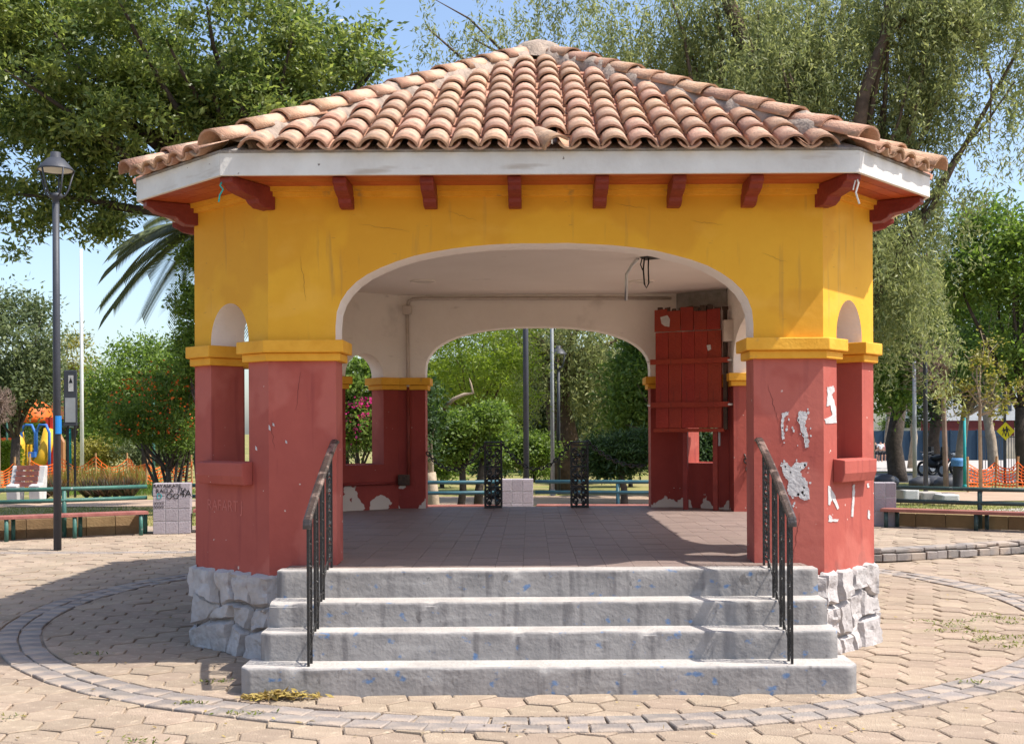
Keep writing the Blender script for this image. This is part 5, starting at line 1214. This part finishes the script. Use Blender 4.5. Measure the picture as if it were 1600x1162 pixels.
tree('round_shrub', 'dark round shrub on leaning stems at the right of the back arch', (X(975, 28), 28, gz(28)), (X(968, 28), 28, .7), .09,
     [el(965, 710, 28, 44, 30, .6), el(945, 725, 28, 24, 20, .4), el(995, 700, 28, 28, 30, .4)], 120, 130, .3, .14, .03, 'leaf_deep', 'bark', nlimb=10, cat='shrub')
tree('shrub', 'low green shrub between the far lamp poles in the back arch', (X(820, 34), 34, gz(34)), (X(825, 34), 34, .9), .07,
     [el(800, 705, 34, 40, 20, .6), el(845, 698, 34, 30, 18, .5), el(820, 715, 34, 30, 14, .5)], 90, 90, .35, .11, .06, 'leaf_mid', nlimb=8, cat='shrub')
tree('leafy_tree', 'bright leafy tree at the right jamb of the back arch', (X(1040, 30), 30, gz(30)), (X(1030, 30), 30, 2.0), .16,
     [el(1010, 590, 30, 50, 60, 1.0), el(985, 640, 30, 40, 35, .8), el(1040, 540, 30, 60, 50, 1.0), el(1000, 660, 30, 40, 20, .6)], 150, 100, .45, .16, .055, 'leaf_mid', nlimb=10)
def palm(base, top, nf, ln, label, name='palm_tree'):
    root = empty(name, base, label, 'palm', 'palms in the park'); b, t = Vector(base), Vector(top)
    mb = MB(); mb.tube([b-Vector((0, 0, .2)), b.lerp(t, .5), t], [.26, .22, .2], 12); mb.build('trunk', 'bark', root, smooth=True)
    for q in range(nf):
        az = 2*math.pi*q/nf+R(-.2, .2); el_ = R(-.5, 1.1); C, D, Nn = [], [], []; Pp = []; lf = ln*R(.8, 1.1)
        for k in range(64):
            s_ = k/63; pos = t+Vector((math.cos(az)*lf*s_*math.cos(el_*(1-s_*.5)), math.sin(az)*lf*s_*math.cos(el_*(1-s_*.5)), math.sin(el_)*lf*s_-lf*.62*s_*s_))
            Pp.append(pos); tg_ = (Pp[-1]-Pp[-2]).normalized() if k else Vector((math.cos(az), math.sin(az), el_)).normalized(); sv = tg_.cross(Vector((0, 0, 1))).normalized()
            for sg_ in (-1, 1):
                dl = (sv*sg_+tg_*.9+Vector((0, 0, -.5))).normalized(); ll = .5*(1-abs(s_-.4))
                C.append(pos+dl*ll/2); D.append(dl); Nn.append(Vector((0, 0, 1))+sv*.3*sg_)
        fo_ = leafmesh('frond', np.array([tuple(c) for c in C]), np.array([tuple(c) for c in D]), np.array([tuple(c) for c in Nn]), .5, .036, 'leaf_palm', root)
palm((X(345, 27), 27, gz(27)), (X(318, 27), 27, Z(350, 27)), 40, 2.3, 'palm tree hanging fronds beside the left kiosk wall under the big tree')
palm((X(1030, 33), 33, gz(33)), (X(1025, 33), 33, Z(610, 33)), 16, 1.6, 'short palm at the right edge of the back arch')
# left shrubs and trees
sh = tree('flowering_shrub', 'orange-flowered shrub on several stems left of the kiosk', (X(268, 26), 26, gz(26)), (X(262, 26), 26, .9), .07,
          [el(205, 628, 26, 26, 30, .6), el(240, 600, 26, 24, 24, .6), el(282, 596, 26, 26, 30, .7), el(255, 640, 26, 40, 28, .7), el(295, 650, 26, 22, 45, .7), el(192, 662, 26, 20, 18, .4), el(225, 672, 26, 28, 18, .5), el(275, 690, 26, 24, 16, .5)], 120, 120, .27, .085, .036, 'leaf_mid', 'darkbark', 18, 'shrub')
pts = blobs([el(215, 630, 25.6, 48, 50, .8), el(262, 610, 25.6, 50, 45, .9), el(285, 640, 25.6, 35, 50, .8)], 130, .75)
crown('flowers', pts, 4, .16, .055, .04, 'flower_o', sh, kind='stuff')
mb = MB()
for q in range(7): p = (X(262+R(-14, 30), 26), 26+R(-.2, .2), -.1); limb(mb, p, (X(255+R(-45, 40), 26), 26+R(-.4, .4), 1.5), .05, .02)
mb.build('stems', 'darkbark', sh, smooth=True)
bg_ = tree('bougainvillea', 'magenta bougainvillea seen through the back left window', (X(560, 23), 23, 0), (X(562, 23), 23, .9), .06,
           [el(565, 600, 23, 40, 50, .7), el(570, 660, 23, 45, 40, .6), el(530, 640, 23, 40, 50, .7)], 110, 100, .3, .09, .05, 'leaf_mid', 'darkbark', 10, 'shrub')
crown('bracts', blobs([el(556, 655, 22.6, 26, 34, .4), el(588, 632, 22.6, 14, 10, .3)], 34, .5), 12, .16, .06, .05, 'flower_m', bg_, kind='stuff')
tree('clipped_bush', 'round clipped bush at the left edge', (X(8, 46), 46, gz(46)), (X(8, 46), 46, -.1), .06, [el(8, 706, 46, 22, 22, .55)], 150, 90, .2, .07, .04, 'leaf_lime', nlimb=5, cat='bush', hollow=.85)
LT = [('broad_tree', 'grey-green tree at the left edge above the playground', 25, 45, 'leaf_grey', [el(25, 520, 45, 60, 75, 1.8), el(10, 600, 45, 60, 45, 1.6), el(60, 590, 45, 35, 40, 1.2)], 190),
      ('broad_tree', 'yellowish tree between the lamp and the flagpole', 112, 66, 'leaf_yellow', [el(112, 555, 66, 34, 36, 1.4), el(100, 610, 66, 45, 40, 1.6), el(130, 600, 66, 30, 35, 1)], 90),
      ('broad_tree', 'rounded green tree behind the orange-flowered shrub', 225, 52, 'leaf_mid', [el(225, 590, 52, 85, 55, 2.2), el(180, 620, 52, 55, 50, 1.8), el(270, 570, 52, 55, 45, 1.6), el(215, 650, 52, 70, 35, 1.8)], 260),
]
for nm, lb, px, Y, lf, ells, nc in LT:
    tree(nm, lb, (X(px, Y), Y, gz(Y)), (X(px, Y), Y, gz(Y)+1.9), .2, ells, nc, 80, .75, .19, .085, lf, 'darkbark', 12, group='park trees on the left')
tree('leafy_tree', 'leafy tree overlapping the palm fronds close to the left kiosk wall', (X(318, 25.5), 25.5, gz(25.5)), (X(315, 25.5), 25.5, 2.2), .12, [el(305, 545, 25.5, 26, 40, .6), el(300, 470, 25.5, 20, 34, .5), el(300, 400, 25.5, 12, 26, .3)], 95, 90, .3, .1, .045, 'leaf_mid', 'darkbark', 10, group='park trees on the left')
mb = MB()
dt = empty('dry_bush', (X(2, 36), 36, gz(36)), 'leafless tangled twig ball at the left edge', 'bush')
for q in range(240):
    v = unit(2); a = Vector((X(-2, 36), 36, Z(628, 36))); limb(mb, a+Vector(v[0])*.15, a+Vector((v[1][0]*.55, v[1][1]*.5, v[1][2]*.62)), .012, .005, .5, 4, 4)
mb.build('twigs', 'twig', dt); mb = MB(); mb.tube([(X(-2, 36), 36, gz(36)), (X(-2, 36), 36, Z(630, 36))], .05, 8); mb.build('stem', 'twig', dt)
# right side trees
RT = [('street_tree', 'street tree with a thick dark trunk just right of the kiosk', 1403, 44, .34, 'darkbark', 'leaf_mid', 1405, [el(1400, 560, 42, 60, 50, 1.6), el(1430, 480, 42, 70, 60, 1.8), el(1385, 620, 42, 32, 26, 1.0), el(1385, 440, 42, 50, 60, 1.5)], 200),
      ('street_tree', 'street tree with a slim pale trunk left of the thick dark trunk', 1391, 66, .15, 'palebark', 'leaf_deep', 1390, [el(1390, 600, 66, 40, 30, 1.6)], 50),
      ('street_tree', 'street tree with a pale trunk between the dark trunk and the lamp pole', 1423, 68, .21, 'palebark', 'leaf_mid', 1424, [el(1424, 590, 68, 45, 40, 2.0)], 60),
      ('street_tree', 'street tree with a forking trunk behind the motorbikes', 1462, 58, .30, 'bark', 'leaf_deep', 1465, [el(1465, 600, 58, 45, 40, 2), el(1480, 520, 58, 60, 60, 2.2), el(1450, 640, 58, 30, 20, 1)], 130),
      ('street_tree', 'street tree with a curved trunk behind the dark drum', 1497, 58, .25, 'palebark', 'leaf_deep', 1510, [el(1520, 600, 58, 50, 40, 2), el(1530, 520, 58, 60, 60, 2.2)], 110),
      ('street_tree', 'street tree with a leaning pale trunk left of the crossing sign', 1553, 54, .24, 'palebark', 'leaf_mid', 1540, [el(1545, 560, 54, 60, 60, 2), el(1570, 470, 54, 60, 60, 2)], 150),
      ('street_tree', 'dark trunked tree filling the right edge', 1603, 40, .28, 'darkbark', 'leaf_mid', 1597, [el(1590, 430, 40, 60, 70, 1.6), el(1560, 370, 40, 60, 50, 1.4), el(1610, 560, 40, 50, 60, 1.3), el(1510, 420, 40, 50, 50, 1.2)], 200)]
for nm, lb, px, Y, r0, bark, lf, fx, ells, nc in RT:
    tree(nm, lb, (X(px, Y), Y, gz(Y)), (X(fx, Y), Y, Z(640, Y)), r0, ells, nc, 85, .8, .2, .085, lf, bark, 14, group='street trees on the right', hollow=.4)
Y = 33; yt = empty('young_tree', (X(1532, Y), Y, gz(Y)), 'young tree with thin pale trunk and sparse yellow-green leaves', 'tree'); mb = MB()
x = X(1532, Y); mb.tube([(x, Y, gz(Y)), (x-.02, Y, Z(640, Y)), (x, Y, Z(560, Y))], [.06, .045, .02], 8); ends = []
for px, py in ((1480, 620), (1450, 628), (1500, 600), (1515, 555), (1560, 600), (1590, 632), (1575, 570), (1545, 545), (1490, 655), (1575, 650), (1530, 520), (1600, 600)):
    e = Vector((X(px, Y), Y+R(-.4, .4), Z(py, Y))); s0 = Vector((x, Y, Z(R(610, 665), Y))); P = limb(mb, s0, e, .028, .006, .16, 6, 6); ends += P[2:]
    for q in range(3): P2 = limb(mb, P[3+q], P[3+q]+Vector((R(-.35, .35), R(-.3, .3), R(0, .35))), .012, .004, .1, 3, 5); ends += P2[1:]
mb.build('trunk', 'palebark', yt, smooth=True)
crown('crown', np.array([tuple(e) for e in ends]), 9, .22, .10, .06, 'leaf_yellow', yt)
db = empty('dead_branches', (X(1460, 30), 30, gz(30)), 'leafless tree with a dry brown twig crown behind the lamp pole', 'tree'); mb = MB()
mb.tube([(X(1478, 36), 36, gz(36)), (X(1474, 36), 36, 3)], [.09, .07], 8)
for q in range(200):
    a = Vector((X(1474, 36), 36, Z(600, 36)+R(-.4, .8))); limb(mb, a, (X(R(1410, 1488), 36), 36+R(-1, 1), Z(R(525, 618), 36)), .012, .004, .25, 5, 4)
mb.build('twigs', 'twig', db)
# far belt of trees closing the park
far = []
for k in range(3):
    proto_leaf = ('leaf_mid', 'leaf_grey', 'leaf_deep')[k]; far.append((k, proto_leaf))
protos = {}
labels_far = ('round mid green tree in the far belt', 'grey-green tree in the far belt', 'deep green tree in the far belt')
farpos = []
for q, px in enumerate(range(-80, 1720, 62)): farpos.append((px+R(-20, 20), 88+R(-10, 14), q % 3, R(.8, 1.15)))
for px in (640, 700, 760, 820, 900, 960, 1030): farpos.append((px, 62+R(-6, 6), int(R(0, 2.99)), R(.75, .95)))
farpos = [f for f in farpos if not (325 < f[0] < 520 or 620 < f[0] < 640 or 1045 < f[0] < 1350)]; farpos.sort(); zone = {}
ORD = 'first second third fourth fifth sixth seventh eighth ninth tenth eleventh twelfth thirteenth'.split()
for px, Y, k, sc in farpos:
    if px > 1360: Y = R(118, 135)
    zn = 'left of the kiosk' if px < 540 else 'seen through the kiosk' if px < 1200 else 'right of the kiosk'; zone[zn, k] = zone.get((zn, k), 0)+1
    lab = labels_far[k]+', '+ORD[zone[zn, k]-1]+' of its colour '+zn
    if k not in protos:
        r = empty('far_tree', (X(px, Y), Y, gz(Y)), lab, 'tree', 'far belt of trees'); B = wloc(r)
        trunk(r, [([B-Vector((0, 0, .3)), B+Vector((.1, 0, 1.6)), B+Vector((0, 0, 3.2))], [.3, .25, .18])], [(B+Vector((0, 0, 2.4)), B+Vector((R(-2, 2), R(-2, 2), R(4, 6))), .14, .03) for _ in range(7)], 'darkbark')
        cl = blobs([(B.x, B.y, B.z+4.6, 2.6, 2.2, 2.5), (B.x-1.5, B.y, B.z+3.2, 1.8, 1.6, 1.6), (B.x+1.5, B.y-.3, B.z+3.4, 1.8, 1.6, 1.8), (B.x, B.y, B.z+1.7, 2.2, 1.5, 1.2)], 190, .45)
        crown('crown', cl, 80, .75, .24, .12, far[k][1], r); protos[k] = r; r.scale = (sc, sc, sc)
    else:
        s0 = protos[k]; r = s0.copy(); COL.objects.link(r); r.location = (X(px, Y), Y, gz(Y)); r.scale = (sc*R(.9, 1.1), sc, sc*R(.9, 1.1)); r.rotation_euler = (0, 0, R(0, 6.28))
        r['label'] = lab
        for ch in s0.children: c = ch.copy(); COL.objects.link(c); c.parent = r
hl = ['left end', 'lamp', 'sign', 'flagpole', 'orange-flowered shrub', 'kiosk wall']
for k, (px, Y) in enumerate(((30, 66), (85, 62), (118, 60), (160, 58), (215, 57), (285, 56))):
    tree('park_shrub', 'loose green shrub on the far lawn in line with the '+hl[k], (X(px, Y), Y, gz(Y)), (X(px, Y), Y, gz(Y)+.5), .08, [el(px, 706+R(-6, 4), Y, 30, 20, 1.0), el(px+R(-25, 25), 712, Y, 24, 14, .8), el(px+R(-25, 25), 696, Y, 16, 16, .7)], 60, 70, .5, .17, .07, random.choice(('leaf_mid', 'leaf_grey', 'leaf_yellow')), 'darkbark', 7, 'shrub', 'shrubs on the far lawn')
al = ['behind the bent trunk', 'behind the two-stemmed tree', 'behind the plain block pillar', 'left of the round dark shrub', 'behind the round dark shrub', 'seen through the opening under the red shutter']
for k, (px, Y, hh) in enumerate(((690, 40, 22), (765, 44, 18), (835, 46, 20), (915, 43, 20), (985, 40, 24), (1100, 32, 30))):
    tree('park_shrub', 'shrub added to darken the view, '+al[k], (X(px, Y), Y, gz(Y)), (X(px, Y), Y, gz(Y)+.5), .08, [el(px, 722-hh*.6, Y, 34, hh, .9), el(px+R(-25, 25), 728, Y, 30, 14, .8), el(px+R(-25, 25), 700, Y, 18, 18, .7)], 75, 75, .42, .14, .06, 'leaf_deep' if k % 2 else 'leaf_mid', 'darkbark', 7, 'shrub', 'shrubs added behind the back arch')  # shrubs added to darken the lawn and window where tree shade falls
# grasses, flower bed, lawn tufts, weeds, fallen leaves
def blades(name, n, gen, L, Wd, m, label, cat, spread=.5):
    P = np.array([gen() for _ in range(n)]); d = RNG.normal(size=(n, 3))*spread; d[:, 2] = 1; ln = L*(.5+.8*RNG.random(n)); P[:, 2] += ln*.4
    return leafmesh(name, P, d, RNG.normal(size=(n, 3))+np.array([0, -1, 0.2]), ln, Wd, m, None, kind='stuff', label=label, cat=cat)
def gl(x0, x1, y0, y1):
    def f(): x, y = R(x0, x1), R(y0, y1); return (x, y, gz(y)-.03)
    return f
blades('lawn_grass', 26000, gl(-14, 16, 21.4, 27.6), .075, .012, 'grass', 'short patchy lawn grass behind the benches', 'grass', .6)
blades('lawn_grass', 9000, gl(4.8, 13, 19.3, 22.5), .07, .012, 'grass', 'short lawn grass behind the right bench', 'grass', .6)
def bed(label, m, px0, px1, y0, y1, ncl, per, hmax):
    P, D, Ls = [], [], []
    for _ in range(ncl):
        y = R(y0, y1); x = X(R(px0, px1), y); h = R(.35, 1.0)*hmax
        for q in range(per):
            d = Vector((random.gauss(0, .38), random.gauss(0, .38), 1)).normalized(); l_ = h*R(.5, 1.1); P.append(Vector((x+random.gauss(0, .12), y+random.gauss(0, .12), gz(y)))+d*l_*.48); D.append(d); Ls.append(l_)
    leafmesh('flower_bed', np.array([tuple(p) for p in P]), np.array([tuple(p) for p in D]), RNG.normal(size=(len(P), 3))+np.array([0, -1, .2]), np.array(Ls), .034, m, None, kind='stuff', label=label, cat='grass')
bed('reddish ornamental grass bed in front of the orange netting', 'grass_red', 70, 238, 36, 39, 75, 36, .95)
bed('yellow-green ornamental grass bed left of the kiosk', 'leaf_yellow', 80, 236, 36.5, 39.5, 60, 36, 1.0)
bed('low green ground cover in front of the ornamental grasses', 'leaf_mid', 60, 300, 33, 36, 60, 30, .5)
fx = []
for nth, px in enumerate((72, 88, 135, 150, 166, 180, 196, 205)):
    Y = 32; fx = (X(px, Y), Y, gz(Y)); n = 70; d = RNG.normal(size=(n, 3))*.55; d[:, 2] = 1; P = np.tile(np.array(fx), (n, 1)); P += d/np.linalg.norm(d, axis=1, keepdims=True)*.3
    r = empty('flax_plant', fx, ORD[nth]+' dark spiky flax plant from the left behind the left bench', 'plant', 'spiky flax plants in a row'); leafmesh('leaves', P, d, RNG.normal(size=(n, 3)), .7, .045, 'flax', r)
n = 240; c = U(445, 1082, 7.42); P = np.zeros((n, 3)); P[:, 0] = c.x-.06+RNG.normal(size=n)*.13; P[:, 1] = 7.46+RNG.normal(size=n)*.035; P[:, 2] = .012+np.abs(RNG.normal(size=n))*.018*np.exp(-((P[:, 0]-c.x)/.16)**2)+.004
d = RNG.normal(size=(n, 3)); d[:, 2] *= .25; leafmesh('leaf_litter', P, d, RNG.normal(size=(n, 3))*.4+np.array([0, 0, 1]), .075, .02, 'dryleaf', None, kind='stuff', label='pile of dry yellow leaves at the left foot of the steps', cat='leaves')
n = 300; P = np.zeros((n, 3)); P[:, 1] = 6.5+RNG.random(n)**1.5*9; P[:, 0] = (RNG.random(n)-.5)*P[:, 1]*.95; P[:, 2] = .012
keep = ~((P[:, 0] > -2.9) & (P[:, 0] < 2.9) & (P[:, 1] > 7.45)); P = P[keep]; n = len(P); d = RNG.normal(size=(n, 3)); d[:, 2] *= .1
leafmesh('leaf_litter', P, d, RNG.normal(size=(n, 3))*.3+np.array([0, 0, 1]), .02+.035*RNG.random(n), .016, 'dryleaf', None, kind='stuff', label='single dry leaves scattered over the paving', cat='leaves')
C, D = [], []
for px, py in ((1480, 980), (1500, 985), (1520, 992), (1545, 1000), (1555, 970), (1575, 978), (1560, 1003), (1590, 1010), (1450, 975), (1510, 975), (1590, 972), (1530, 1005), (1465, 990), (1517, 1071), (1540, 965), (1583, 1000), (7, 1118), (217, 1157), (296, 1098), (372, 1115), (144, 1020), (335, 1064), (1570, 1016)):
    y = HC*F/(py-CY); 
    for q in range(26): C.append((X(px, y)+random.gauss(0, .07), y+random.gauss(0, .035), .018)); D.append((random.gauss(0, 1), random.gauss(0, 1), .6))
leafmesh('weeds', np.array(C), np.array(D), RNG.normal(size=(len(C), 3))*.4+np.array([0, 0, 1]), .035, .014, 'grass', None, kind='stuff', label='small weeds growing in the paving joints', cat='weeds')
